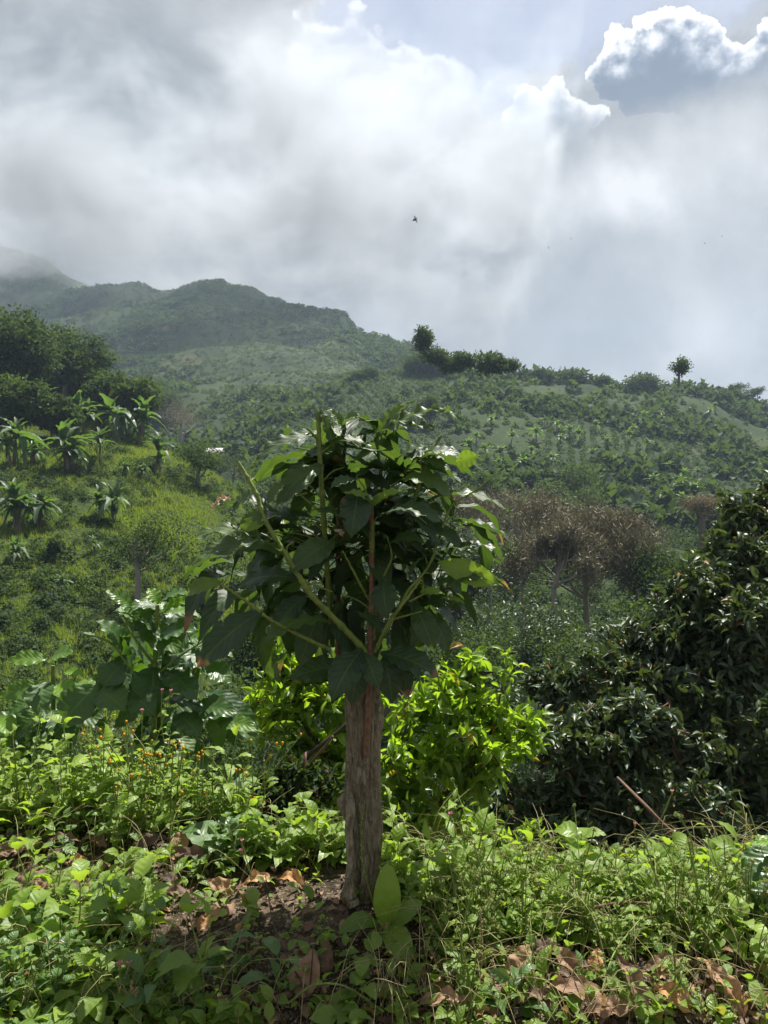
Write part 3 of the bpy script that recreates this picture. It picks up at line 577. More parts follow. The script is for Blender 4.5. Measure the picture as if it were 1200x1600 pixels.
l = at(330, 960); tree('thin_tree', 'sparse dark tree behind the fresh coffee plant on the slope', l, HT(150, l), HT(120, l), HT(120, l), 70, 34, .17, .20, .12, seed=26, limbs=12)
l = at(85, 880); tree('hillside_bush', 'single dark pillar-shaped bush in the middle of the grass', l, HT(42, l), HT(26, l), HT(40, l), 26, 26, .2, .08, .08, seed=27, cat='bush')
for (px, py, h_, n_, lab) in [
  (22,728,85,2,'pair of tall banana plants at the picture edge under the olive tree'),(108,738,92,4,'dense banana clump with shining leaves high on the grass slope'),
  (157,728,70,1,'single-stemmed banana plant beside the dense banana clump'),(120,676,72,2,'banana plant with raised pale leaves against the dark hill trees'),
  (66,650,58,1,'small banana plant under the broad dark tree'),(180,690,85,2,'tall banana pair in the shade of the tree line'),
  (216,695,82,2,'banana plant with a thick tan stem below the olive trees'),(243,738,72,2,'twin tan-stemmed banana plants at the foot of the brown tree'),
  (48,730,48,2,'young banana shoots beside the tall pair'),(25,830,88,3,'big ragged banana clump in the open grass at the picture edge'),
  (58,828,75,2,'dark-leaved banana plant touching the ragged clump'),(178,822,80,2,'banana plant with one upright bright leaf in the open grass'),
  (155,815,60,2,'low banana plant beside the upright-leaved one'),(28,885,52,2,'small pale banana plant low on the slope'),
  (196,745,28,2,'low row of banana suckers above the grass'),(225,748,28,2,'low banana sucker at the end of the sucker row'),(150,868,34,1,'stunted banana plant near the sparse olive tree'),
  (95,930,34,1,'lone young banana plant above the fresh coffee plant')]:
    l = at(px, py); banana(lab, l, HT(h_, l) * .88, px * 7 + py, tint=.26, nst=n_, dry=1.0 if n_ <= 2 else .5)
# farm hut
l = at(338, 722); t = thing('farm_hut', 'tiny farm hut with a pale metal roof among the hillside bushes', 'hut', l)
hw = HT(26, l); hd = hw * .8; hh = HT(14, l)
def boxv(a, c, s, tint=.5):
    c = np.array(c); s = np.array(s) / 2; v = [c + s * [x, y, z] for x in (-1, 1) for y in (-1, 1) for z in (-1, 1)]
    a.add(v, [[0, 1, 3, 2], [4, 6, 7, 5], [0, 4, 5, 1], [2, 3, 7, 6], [0, 2, 6, 4], [1, 5, 7, 3]], tint)
a = Acc(); boxv(a, (0, 0, hh / 2 - .3), (hw, hd, hh + .6)); a.build('wall', plain_mat('hut_wall', (.33, .24, .13), (.42, .33, .2)), t, smooth=False)
a = Acc(); s2 = hw * .6
a.add([[-s2, -hd * .62, hh], [s2, -hd * .62, hh], [s2, 0, hh * 1.5], [-s2, 0, hh * 1.5], [-s2, hd * .62, hh], [s2, hd * .62, hh], [-s2, -hd * .62, hh + .06], [s2, -hd * .62, hh + .06], [s2, 0, hh * 1.5 + .06], [-s2, 0, hh * 1.5 + .06], [-s2, hd * .62, hh + .06], [s2, hd * .62, hh + .06]],
      [[0, 1, 2, 3], [3, 2, 5, 4], [6, 9, 8, 7], [9, 10, 11, 8], [0, 6, 7, 1], [4, 5, 11, 10]]); a.build('roof', plain_mat('hut_roof', (.55, .56, .57), (.7, .7, .7), rough=.4), t, smooth=False)
a = Acc(); boxv(a, (hw * .1, -hd / 2 - .02, hh * .4), (hw * .18, .06, hh * .75)); a.build('door', plain_mat('hut_door', (.08, .06, .04)), t, smooth=False)

# ---- ridge: skyline trees and small banana plants
l = at(1060, 596); l[2] -= 0.3; tree('lone_tree', 'tall lone tree standing clear of the ridge skyline', l, HT(47, l), HT(38, l), HT(40, l), 40, 30, .30, .18, .08, seed=79, limbs=12, tr=.16, rad=.7, lumps=3)
for (px, py, hh_, ww, lab) in [(1155, 626, 28, 34, 'flat-topped dark tree on the ridge with its crown held on thin stems'), (1183, 634, 30, 38, 'flat-topped dark tree ending the ridge at the picture edge')]:
    l = at(px, py); tree('flat_topped_tree', lab, l, HT(hh_, l), HT(ww, l), HT(15, l), 50, 36, .34, .06, .06, seed=px, limbs=9, tr=.16, rad=.7)
l = at(664, 556); tree('skyline_tree', 'pointed tree rising highest where ridge and mountain meet', l, HT(46, l), HT(24, l), HT(42, l), 90, 40, .34, .22, .10, seed=84, rad=.9, lumps=9)
sk = [(640,580,18,30),(684,568,24,26),(706,576,14,34),(722,572,22,24),(650,582,26,40),(672,582,26,44),(765,576,12,34),(796,578,12,26),(842,592,16,22),(851,594,10,26),(892,597,9,30),(944,601,14,16),(560,594,16,20),(575,590,18,18),(1005,606,8,34),(1133,628,12,26)]
first = None
for q, (px, py, hh_, ww) in enumerate(sk):
    l = at(px, py + 3)
    if q < 4: base = tree('ridge_tree', 'small rounded dark tree breaking the ridge skyline', l, HT(hh_, l), HT(ww, l), HT(hh_ * .85, l), 54, 34, .34, .26, .12, seed=300 + q, lumps=9, rad=1.0, group='small trees along the ridge skyline'); base['hpx'] = HT(hh_, l); first = first or []; first.append(base)
    else: b_ = first[q % 4]; dup(b_, l, R.uniform(0, 6), HT((hh_ + ww * .55) / 1.5, l) / b_['hpx'])
for b_ in [o for o in COL.objects if 'hpx' in o.keys()]: del b_['hpx']
l = at(672, 668); tree('vine_covered_tree', 'pale yellow-green creeper-covered tree above the coffee plant top', l, HT(62, l), HT(36, l), HT(62, l), 60, 30, .5, .52, .12, seed=91)
l = at(640, 672); tree('vine_covered_tree', 'lower creeper-covered bush beside the pale creeper-covered tree', l, HT(34, l), HT(44, l), HT(34, l), 45, 30, .5, .46, .12, seed=92)
gb = [banana('small pale banana plant dotted on the far ridge', at(880, 690), 3.0, 501 + q, 'banana plants scattered over the far ridge', tint=.75, dry=0) for q in range(4)]
spots = [(768,668),(782,720),(760,716),(798,694),(838,688),(830,712),(890,682),(906,690),(876,694),(1005,662),(1012,700),(985,690),(1060,770),(1070,755),(1068,800),(1040,790),(1110,654),(1118,640),(778,738),(815,742),(862,726),(930,672),(950,700),(992,680),(1030,655),(735,712),(745,690),(850,664),(870,672),(1085,780),(1045,740),(1010,730),(960,735),(925,720),(470,645),(455,655),(395,640),(410,660),(385,672),(440,622),(700,660),(1020,765),(1090,745)]
for q, (px, py) in enumerate(spots):
    l = at(px, py + 4)
    if q < 4: gb[q].location = l; gb[q].scale = (1.1,) * 3
    else: dup(gb[q % 4], l, R.uniform(0, 6), R.uniform(.8, 1.35))
# light-green bushes on the ridge's near shoulder
for q, (px, py, hh_, ww) in enumerate([(900,770,50,90),(860,790,40,70),(930,800,45,80),(880,815,40,80),(830,760,30,50),(760,790,55,60),(720,800,40,50),(960,790,35,55)]):
    l = at(px, py); l = l if l[1] > 60 else at(px, py, 80)
    tree('ridge_bush', 'bright green rounded bush on the lower slope of the ridge', l, HT(hh_, l), HT(ww, l), HT(hh_, l), 50, 34, .45, .52, .12, seed=400 + q, cat='bush', group='bright green bushes low on the ridge', link_trunk=False)

# ---- mid distance: leafless brown trees, dark bushes, yellowing trees
def bare_tree(label, px, pytop, Y, hpx, wpx, seed, mat=MBROWNT, tint=.35, dens=1.0, tk=MPALE, cr=.26):
    l = P(px, pytop + hpx, Y); zb = float(hz(np.array(l[0]), np.array(l[1]))); top = Z(pytop, Y); H = top - zb; l[2] = zb
    t = thing('leafless_tree', label, 'tree', l); g = np.random.default_rng(seed); a = Acc(); W = wpx / F * Y; CH = min(H * .6, hpx / F * Y)
    tips = []
    def grow(p, dv, L, r, lev):
        q = p + dv * L; mid = (p + q) / 2 + g.normal(0, L * .06, 3); tube(a, [p, mid, q], r, r * .6, seg=5, sides=5, cap=False)
        if lev == 0: tips.append(q); return
        for _ in range(3 if lev > 2 else 2 + (g.random() < .5)):
            nd = norm(dv + g.normal(0, .42, 3) + np.array([0, 0, .10])); grow(q, nd, L * g.uniform(.62, .85), r * .6, lev - 1)
    z0 = H - CH; tube(a, [(0, 0, -.3), (g.normal(0, .1), 0, z0 * .5), (0, 0, z0)], .22, .16, seg=6, sides=7, cap=False)
    for _ in range(4): grow(np.array([0, 0, z0]), norm(np.array([g.normal(0, .65), g.normal(0, .5), 1])), CH * .34, .11, 4)
    tips = np.array(tips); sx = max(1., W / max(1e-3, np.ptp(tips[:, 0]))); tips[:, 0] *= sx; a.v = [q * [1 + (sx - 1) * (q[:, 2:].max() > z0 + .01), 1, 1] for q in a.v]; a.build('trunk', tk, t)
    b = Acc(); n = int(len(tips) * 62 * dens); c_ = tips[g.integers(0, len(tips), n)] + g.normal(0, W * .065, (n, 3)); ax = norm(g.normal(0, .8, (n, 3)) + [0, 0, .9]); s = g.uniform(.14, .42, n) * cr / .26
    stamp(b, CARD_V, CARD_F, frames(ax, norm(g.normal(0, 1, (n, 3)))), c_, np.stack([s * .07, s, s], 1), np.clip(tint + g.normal(0, .2, n), 0, 1), np.where(g.random(n) < .1, .7, 0.)); b.build('crown', mat, t, smooth=False)
    return t
bare_tree('wide brown leafless tree directly behind the coffee plant crown', 815, 775, 52, 140, 160, 1)
bare_tree('purplish-brown leafless tree next to the wide brown one', 765, 772, 60, 120, 120, 2)
bare_tree('brown leafless tree with pale forked limbs in the middle of the group', 915, 795, 46, 140, 160, 3)
bare_tree('brown leafless tree with thin pale trunk at the end of the group', 1000, 815, 46, 130, 130, 4)
bare_tree('low leafless tree with greenish-brown twigs among the dark bushes', 865, 830, 42, 90, 90, 6)
def based(px, pytop, Y):
    x = (px - 600) / F * Y; zb = float(hz(np.array(x), np.array(Y * 1.0))); return np.array([x, Y, zb]), Z(pytop, Y) - zb
for q, (px, pyt, Y, W, tint, lf, lab, cf) in enumerate([
  (1040,838,44,6.0,.30,.22,'flat olive-green tree beyond the big dark tree',.35),(1115,870,38,5,.16,.2,'dark green tree between the flat olive tree and the picture edge',.5),
  (720,795,45,5,.08,.26,'blackish palm-leaved tree peeping out behind the coffee plant crown',.7),(700,930,24,3.6,.18,.14,'bushy green tree just beyond the lime-green shrub',.6),
  (760,940,22,3.4,.28,.13,'grey-green bushy tree behind the lime-green shrub tops',.6),(830,905,30,4.5,.10,.17,'dark bush below the wide brown tree',.6),
  (880,930,24,3.2,.42,.13,'olive tree with yellowing leaf tips in the middle of the valley',.6),(930,960,20,3.0,.34,.12,'rounded olive tree in front of the yellow-tipped tree',.6),
  (960,935,30,4.5,.06,.17,'very dark bush under the pale forked limbs',.6),(1020,915,19,2.6,.62,.12,'yellow-and-orange tinged tree beside the big dark tree',.6),
  (1060,905,17,2.4,.50,.11,'yellowish-green small tree overlapping the big dark tree',.6),(600,900,36,6,.12,.2,'dark tree hidden behind the coffee plant stems',.6),
  (480,880,40,6,.16,.22,'dark tree seen through the gaps of the coffee plant crown',.6),(420,930,28,4,.22,.16,'green bush between the fresh coffee plant and the stump plant',.6),
  (350,1010,16,2.6,.45,.11,'light green bush behind the fresh coffee plant',.7),(300,1080,11,2.2,.25,.08,'dark green bush under the fresh coffee plant leaves',.7),
  (130,1130,12,3.0,.16,.09,'dark bush filling the dip behind the weeds',.7),(790,1010,13,2.2,.12,.085,'dark bush touching the tips of the lime-green shrub',.8),(-20,1090,14,3,.2,.1,'dark bush at the picture edge behind the fresh coffee plants',.7)]):
    l, H = based(px, pyt, Y); br = .0 if lab[:6] != 'yellow' else .12
    tree('valley_tree', lab, l, H, W, H * cf, 110, 52, lf, tint, .13, seed=600 + q, brown=br, mat=MDARK if tint < .17 else MMID, limbs=6)
l, H = based(1092, 768, 70); tree('red_topped_tree', 'rust-red topped tree above a creeper-covered trunk', l, H, 4.8, 2.6, 55, 32, .24, .3, .12, mat=MBROWNT, brown=1.0, seed=701)
l, H = based(1108, 815, 69); tree('creeper_column', 'dark green column of creepers under the rust-red tree', l, H, 2.4, H * .9, 60, 32, .24, .12, .1, seed=702)

# ---- big dark trees on the right
def big_tree(name, label, centres, leaf, n, tint, seed, branches, bl=MDARK, cat='tree', asp=.42, pos=(0, 0, 0), brown=.02, tvar=.1, rosette=0, up=.45):
    g = np.random.default_rng(seed); t = thing(name, label, cat, pos); a = Acc(); pos = np.array(pos)
    for pts, r0, r1 in branches: tube(a, np.array(pts) - pos, r0, r1, seg=len(pts) * 6, sides=9)
    C = [(*(np.array(c_[:3]) + norm(g.normal(0, 1, 3)) * c_[3] * g.uniform(.35, .95)), c_[3] * g.uniform(.28, .5)) for c_ in centres for _ in range(8)]; wgt = np.array([c_[3] ** 2 for c_ in C]); wgt = wgt / wgt.sum()
    b = Acc(); ntip = n // 9; ci = g.choice(len(C), ntip, p=wgt); cc = np.array([C[i][:3] for i in ci]); rr = np.array([C[i][3] for i in ci])
    dd = norm(g.normal(0, 1, (ntip, 3)) + [0, -.35, .25]); tips = cc + dd * rr[:, None] * g.random((ntip, 1)) ** .4 * 1.15
    nt = np.repeat(np.arange(ntip), 9); grow = norm(dd + g.normal(0, .5, dd.shape) + [0, -.1, .2])[nt]
    al = np.tile(np.arange(9), ntip); base = tips[nt] - grow * (leaf * .22 * al)[:, None]
    ax = norm(grow * .55 + g.normal(0, .75, (len(nt), 3)) - [0, 0, .15]); nr = norm(g.normal(0, .55, ax.shape) + [0, -.1, up] + grow * .4)
    v, f, uv = leafgrid(5, 3, ellip(.5, .95, .8), arch=.06, fold=.35, droop=.12)
    s = leaf * g.uniform(.6, 1.25, len(nt)); tt = np.clip(tint + np.repeat(g.normal(0, tvar, ntip), 9) + g.normal(0, .06, len(nt)), 0, 1)
    stamp(b, v, f, frames(ax, nr), base - pos, np.stack([s * asp, s, s], 1), tt, np.where(g.random(len(nt)) < brown, 1., 0.), uv)
    for q in range(0, ntip, 5):
        c0 = cc[q] - pos; tp = tips[q] - pos; tube(a, [c0 + (tp - c0) * .25, (c0 + tp) / 2 + g.normal(0, .04, 3), tp], .009, .003, seg=5, sides=4, cap=False)
    a.build('branches', MBRANCH if bl is not MLIME else MDSTEM, t); b.build('crown', bl, t, smooth=True); return t
def C_(px, py, Y, rpx): p = P(px, py, Y); return (p[0], p[1], p[2], rpx / F * Y)
def gb_(px, Y): x = (px - 600) / F * Y; return np.array([x, Y, float(hz(np.array(x), np.array(Y * 1.0)))])
g0 = gb_(1180, 6.4)
big_tree('broadleaf_tree', 'big glossy dark-leaved tree rising at the right of the valley', [C_(1200,860,7.0,100),C_(1130,960,6.6,100),C_(1230,1000,6.5,130),C_(1110,1080,6.2,110),C_(1210,1160,6.0,130),C_(1030,1120,6.2,80),C_(1220,780,7.4,40),C_(1120,1220,5.6,110),C_(1230,1290,5.6,110),C_(1180,800,7.1,40),C_(1090,1010,6.5,60),C_(1050,960,6.9,50),C_(1000,1030,6.7,60),C_(950,1070,6.6,55),C_(1090,920,6.9,40)], .105, 22000, .18, 31,
         [([g0 - [0, 0, .3], P(1150,1400,6.3), P(1120,1280,6.2), P(1130,1120,6.3), P(1170,950,6.6), P(1200,840,7)], .11, .03), ([P(1120,1280,6.2), P(1060,1180,6.0), P(1010,1100,6.0)], .045, .015), ([P(1125,1150,6.2), P(1060,1080,6.3), P(1000,1040,6.3)], .03, .01)], pos=tuple(g0), tvar=.16)
g0 = gb_(1000, 5.2)
big_tree('broadleaf_tree', 'glossy dark tree with a curved red-brown limb in front of the bigger one', [C_(960,1140,5.6,90),C_(880,1200,5.4,90),C_(1010,1200,5.2,90),C_(900,1310,5.2,80),C_(1060,1280,5.2,80),C_(790,1270,5.2,60),C_(820,1130,5.8,50),C_(890,1080,6.0,60),C_(850,1060,6.2,40),C_(940,1040,6.2,45),C_(1000,1370,5.0,90),C_(830,1370,5.1,70),C_(1130,1400,5.0,80)], .088, 19500, .15, 33,
         [([P(1290,1362,4.3), P(1165,1346,4.25), P(1105,1330,4.2), P(1050,1300,4.2), P(1005,1255,4.3), P(965,1215,4.6)], .019, .008), ([g0 - [0, 0, .3], P(1000,1500,5.1), P(1020,1400,5.0), P(1105,1330,4.4)], .05, .018), ([P(870,1160,5.2), P(930,1100,5.4)], .012, .006)], pos=tuple(g0), brown=.02, tvar=.16)
# lime-green shrub behind the stump
g0 = gb_(620, 3.9)
LC = [C_(742,1035,3.9,32),C_(800,1030,4.0,24),C_(700,1085,3.8,50),C_(660,1140,3.8,80),C_(760,1120,3.9,70),C_(720,1190,3.8,85),C_(640,1230,3.7,80),C_(620,1300,3.7,70),C_(700,1290,3.8,60),C_(500,1080,3.9,70),C_(450,1060,4.0,55),C_(470,1140,3.9,80),C_(420,1120,4.0,50),C_(540,1180,3.9,60),C_(560,1090,3.9,60),C_(800,1160,4.0,35),C_(500,1250,3.8,60)]
big_tree('lime_green_shrub', 'bright lime-green shrub glowing in the sun behind the stump', LC, .080, 6000, .58, 35,
         [([g0 - [0, 0, .3], P(640,1400,3.9), P(690,1250,3.9), P(735,1130,3.9), P(745,1040,3.9)], .022, .006), ([P(650,1400,3.9), P(560,1250,3.9), P(480,1140,3.95), P(440,1060,4)], .02, .006), ([P(690,1250,3.9), P(760,1160,3.95), P(790,1050,4)], .01, .004), ([P(480,1180,3.8), P(520,1150,3.5), P(545,1128,3.3)], .012, .005), ([P(640,1330,3.9), P(620,1200,3.8), P(640,1120,3.8)], .012, .005)], bl=MLIME, cat='shrub', asp=.42, pos=tuple(g0), brown=.03, tvar=.22, up=.35)
g0 = gb_(450, 3.3)
big_tree('olive_shrub', 'dull olive shrub with small drooping leaves at the foot of the lime one', [C_(480,1240,3.4,70),C_(430,1200,3.5,50),C_(500,1310,3.3,50),C_(420,1290,3.3,55),C_(390,1230,3.5,40),C_(540,1350,3.2,30)], .055, 2600, .22, 36,
         [([g0 - [0, 0, .2], P(470,1380,3.3), P(460,1240,3.4), P(520,1150,3.3)], .014, .005), ([P(465,1300,3.3), P(430,1200,3.5)], .008, .003)], bl=MMID, cat='shrub', asp=.36, pos=tuple(g0), brown=.04)
g0 = gb_(780, 3.6)
big_tree('lime_green_shrub', 'small shaded yellow-green shrub low under the dark trees', [C_(740,1320,4.2,60),C_(800,1350,4.3,60),C_(690,1340,4.0,50),C_(840,1300,4.6,30)], .07, 1500, .45, 37,
         [([g0 - [0, 0, .2], P(770,1400,3.8), P(750,1330,4.1)], .012, .004)], bl=MLIME, cat='shrub', asp=.36, pos=tuple(g0), brown=.03, tvar=.14)

# ------------------------------------------------------------------ the stump coffee plant
YT = 1.72
def mleaf(a, b, t, wpx, face=.6, arch=.10, tint=.15, brown=0., fold=.15, ripple=.03, nrip=5, quilt=.006, rnd=.25, prof=coffee_prof, nu=22, nv=9, droop=0.0, tipbrown=0., nvein=9, side=0.0, teeth=0.):
    """one blade from base pixel+depth to tip pixel+depth"""
    pb, pt = P(*b), P(*t); L = np.linalg.norm(pt - pb); W = (wpx / F * (b[2] + t[2]) / 2) / L / 2
    ax = (pt - pb) / L; tocam = norm(-(pb + pt)); n_ = norm(tocam * face + np.array([0, 0, 1.]) * (1 - face) + np.array([side, 0, 0]) + G.normal(0, rnd * .5, 3))
    v, f, uv = leafgrid(nu, nv, prof(W), arch, fold, ripple, nrip, quilt, nvein, droop, phase=R.random() * 6, teeth=teeth)
    Rm = frames(ax[None], n_[None])[0]; vv = (v * L) @ Rm.T + pb
    bt = brown + tipbrown * np.clip((uv[:, 1] - .72) * 4, 0, 1) + .0
    a.add(vv, f, np.clip(tint + .08 * (uv[:, 1] - .5), 0, 1), bt, uv)
root = P(567, 1425, YT); cp_ = thing('coffee_plant', 'coffee plant resprouting from a thick cut-back stump in the middle', 'coffee plant', tuple(root))
def part(a, name, mat, parent=cp_, rt=root, **kw):
    o = a.build(name, mat, None, loc=tuple(rt), **kw); o.parent = parent; o.location = (0, 0, 0); return o
# trunk
prof = np.array([(1030, 565, 20), (1045, 566, 28), (1065, 566, 28), (1100, 567, 27), (1150, 568, 26), (1200, 568, 26), (1225, 567, 27), (1250, 566, 29), (1285, 568, 27), (1330, 569, 25), (1370, 567, 26), (1395, 565, 28), (1420, 564, 31), (1450, 564, 37), (1475, 565, 44)], float)
nz_, nt_ = 420, 260; pyv = np.linspace(1030, 1475, nz_); cxv = np.interp(pyv, prof[:, 0], prof[:, 1]); rv = blur(np.interp(pyv, prof[:, 0], prof[:, 2])[:, None], 0, 60)[:, 0]
th = np.linspace(0, 2 * pi, nt_, endpoint=False); T_, Zp = np.meshgrid(th, pyv); rr = np.repeat(rv[:, None], nt_, 1)
sw = fbm(Zp / 90, Zp * 0 + 3, 3, 77) * 1.6
cl = lambda t: (np.cos(t), np.sin(t))
cx1, cy1 = cl(T_ + sw * .6)
fl = fbm(cx1 * 3.2 + 9, cy1 * 3.2 + Zp / 160, 4, 70) * 15 + (np.abs(fbm(cx1 * 9 + 20, cy1 * 9 + Zp / 110, 4, 72)) - .12) * -14 + fbm(cx1 * 22 + 40, cy1 * 22 + Zp / 60, 3, 75) * 4.2 + fbm(cx1 * 3 + 1, Zp / 14 + cy1, 3, 79) * 3.6
flare = np.clip((Zp - 1375) / 90, 0, 1) ** 1.5 * (np.maximum(0, np.cos(T_ * 5 + 1)) * 12)
def knob(py0, a0, sp, sa, amp): d_ = (T_ - a0 + pi) % (2 * pi) - pi; return amp * np.exp(-((Zp - py0) / sp) ** 2 - (d_ / sa) ** 2)
# angle 0 = +x (picture right), pi/2 = away, 3pi/2 = towards the camera
rr = rr * .92 + fl * .92 + flare + knob(1255, pi, 16, .45, 13) + knob(1205, 4.5, 18, .5, 9) - knob(1178, 4.75, 26, .3, 9) - knob(1340, 4.45, 70, .10, 9) + knob(1400, 3.4, 26, .35, 10) + knob(1120, .2, 22, .35, 5) + knob(1290, 5.9, 40, .3, 5)
sc_ = YT / F; zz = (800 - Zp) / F * YT
V_ = np.stack([(cxv[:, None] - 600) * sc_ + rr * sc_ * np.cos(T_), YT + rr * sc_ * np.sin(T_), zz + (rv[:, None] < 25) * fbm(np.cos(T_) * 2, np.sin(T_) * 2, 3, 5) * .03], -1)
a = Acc(); i = np.arange(nz_ - 1)[:, None] * nt_; j = np.arange(nt_)[None, :]; j2 = (j + 1) % nt_
a.add(V_.reshape(-1, 3), np.stack([i + j, i + j2, i + nt_ + j2, i + nt_ + j], -1).reshape(-1, 4)); a.add(V_[0], [list(range(nt_))])
part(a, 'trunk', MBARK)
a = Acc(); tube(a, [P(546,1238,YT-.045), P(548,1262,YT-.058), P(545,1300,YT-.055), P(548,1345,YT-.056), P(545,1385,YT-.062), P(553,1415,YT-.07)], [.006,.011,.009,.0085,.011,.014], 0, seg=60, sides=12, wob=.0007); part(a, 'dry_strand', MBARK)
# shoots
def shoot(pts, r0, r1, mat=MSTEM, tint=.5, name='shoot', nodes=True):
    a = Acc(); q = [P(*p) for p in pts]; n = max(24, len(q) * 14); c_ = catmull(q, n); r = np.linspace(r0, r1, n) * YT / F
    if nodes: r = r * (1 + .35 * (np.arange(n) % 9 == 4) + .15 * (np.arange(n) % 9 == 5))
    tube(a, c_, r, 0, seg=n, sides=9, tint=tint, wob=.0004); part(a, name, mat); return c_
yf = YT - .055
S1 = shoot([(572,1180,yf+.02),(575,1120,yf+.008),(578,1030,yf),(581,940,yf+.005),(581,880,yf+.01),(580,790,yf)], 4.6, 4, MREDSTEM, .5, nodes=False)
a = Acc(); tube(a, [P(581,862,yf+.009), P(581,820,yf+.004), P(580,785,yf)], 4.6*YT/F, 3.6*YT/F, sides=9); part(a, 'shoot', MSTEM)
S2 = shoot([(572,1018,yf),(526,970,yf-.05),(487,930,yf-.09),(461,890,yf-.11),(436,850,yf-.12),(412,808,yf-.12),(400,770,yf-.11),(372,722,yf-.10)], 4.6, 2.8, MSTEM, .65)
S3 = shoot([(514,1014,yf-.02),(475,996,yf-.07),(425,970,yf-.12),(385,940,yf-.14),(350,915,yf-.16)], 2.8, 1.8, MSTEM, .75)
S4 = shoot([(520,1010,yf+.10),(512,900,yf+.06),(505,800,yf-.02),(500,720,yf-.05),(497,644,yf-.05)], 4.5, 3.4, MSTEM, .25)
a = Acc(); tube(a, [P(500,690,yf-.05), P(480,668,yf-.06)], .004, .0022, sides=6); part(a, 'shoot', MSTEM)
S5 = shoot([(588,1015,yf),(612,970,yf-.03),(640,920,yf-.02),(672,880,yf),(700,800,yf+.02),(716,782,yf+.02),(745,765,yf+.01),(772,742,yf)], 2.5, 1.0, MSTEM, .7)
S6 = shoot([(586,1018,yf),(606,975,yf-.05),(632,940,yf-.08),(658,905,yf-.09)], 2.4, 1.6, MSTEM, .95)
S7 = shoot([(530,1040,yf+.14),(528,940,yf+.15),(530,800,yf+.13),(540,690,yf+.10)], 5.5, 2.5, MREDSTEM, .8)
S8 = shoot([(582,1000,yf+.05),(598,900,yf+.08),(640,800,yf+.06),(668,720,yf+.03),(690,680,yf+.02)], 4, 2, MSTEM, .5)
S9 = shoot([(578,940,yf+.03),(556,900,yf+.0),(535,860,yf-.02)], 2, 1.4, MSTEM, .7)
S10 = shoot([(550,1020,yf+.08),(590,880,yf+.12),(596,760,yf+.1),(585,665,yf+.06)], 4, 2, MSTEM, .3)
for q in [[(600,900,yf),(612,870,yf-.02),(605,838,yf-.03)],[(452,872,yf-.1),(448,856,yf-.1),(458,846,yf-.1)],[(560,700,yf),(530,675,yf-.03)],[(465,905,yf-.1),(520,925,yf-.05)],[(480,770,yf-.08),(462,775,yf-.08)],[(640,940,yf-.06),(668,925,yf-.08)],[(612,968,yf-.03),(660,955,yf-.05)],[(500,800,yf-.02),(460,765,yf-.06)]]:
    a = Acc(); tube(a, [P(*p) for p in q], .0028, .0016, seg=10, sides=6, tint=.7); part(a, 'twig', MSTEM)
# interior and rear foliage: leaf pairs growing outward from the shoots
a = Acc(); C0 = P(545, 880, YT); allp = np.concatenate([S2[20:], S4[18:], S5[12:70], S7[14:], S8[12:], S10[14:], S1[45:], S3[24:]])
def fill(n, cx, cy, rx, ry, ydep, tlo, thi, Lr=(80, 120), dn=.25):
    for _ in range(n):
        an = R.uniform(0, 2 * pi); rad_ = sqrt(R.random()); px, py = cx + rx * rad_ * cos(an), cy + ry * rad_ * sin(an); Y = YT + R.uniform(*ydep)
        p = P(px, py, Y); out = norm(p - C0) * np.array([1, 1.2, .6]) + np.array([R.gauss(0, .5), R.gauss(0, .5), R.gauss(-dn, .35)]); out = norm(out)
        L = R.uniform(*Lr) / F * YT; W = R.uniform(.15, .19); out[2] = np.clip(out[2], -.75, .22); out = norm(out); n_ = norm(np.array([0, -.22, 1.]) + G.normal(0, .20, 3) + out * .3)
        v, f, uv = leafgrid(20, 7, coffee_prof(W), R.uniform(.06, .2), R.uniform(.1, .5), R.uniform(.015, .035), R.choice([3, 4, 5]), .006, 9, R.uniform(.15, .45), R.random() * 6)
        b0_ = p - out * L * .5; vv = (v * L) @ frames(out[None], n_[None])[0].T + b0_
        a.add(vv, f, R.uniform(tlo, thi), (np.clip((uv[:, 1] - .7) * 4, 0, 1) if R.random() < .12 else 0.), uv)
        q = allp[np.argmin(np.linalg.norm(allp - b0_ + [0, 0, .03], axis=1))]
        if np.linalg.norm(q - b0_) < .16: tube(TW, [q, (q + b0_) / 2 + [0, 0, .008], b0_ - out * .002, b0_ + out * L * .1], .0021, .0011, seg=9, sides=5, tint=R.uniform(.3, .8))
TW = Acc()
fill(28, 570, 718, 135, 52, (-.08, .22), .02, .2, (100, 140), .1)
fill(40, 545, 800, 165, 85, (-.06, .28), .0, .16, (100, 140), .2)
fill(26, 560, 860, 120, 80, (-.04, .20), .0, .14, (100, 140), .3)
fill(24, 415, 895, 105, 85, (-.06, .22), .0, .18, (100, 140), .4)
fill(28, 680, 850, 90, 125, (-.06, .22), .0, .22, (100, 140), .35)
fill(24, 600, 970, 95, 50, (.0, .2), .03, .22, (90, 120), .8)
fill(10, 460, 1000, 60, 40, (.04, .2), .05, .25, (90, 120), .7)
part(TW, 'twigs', MSTEM)
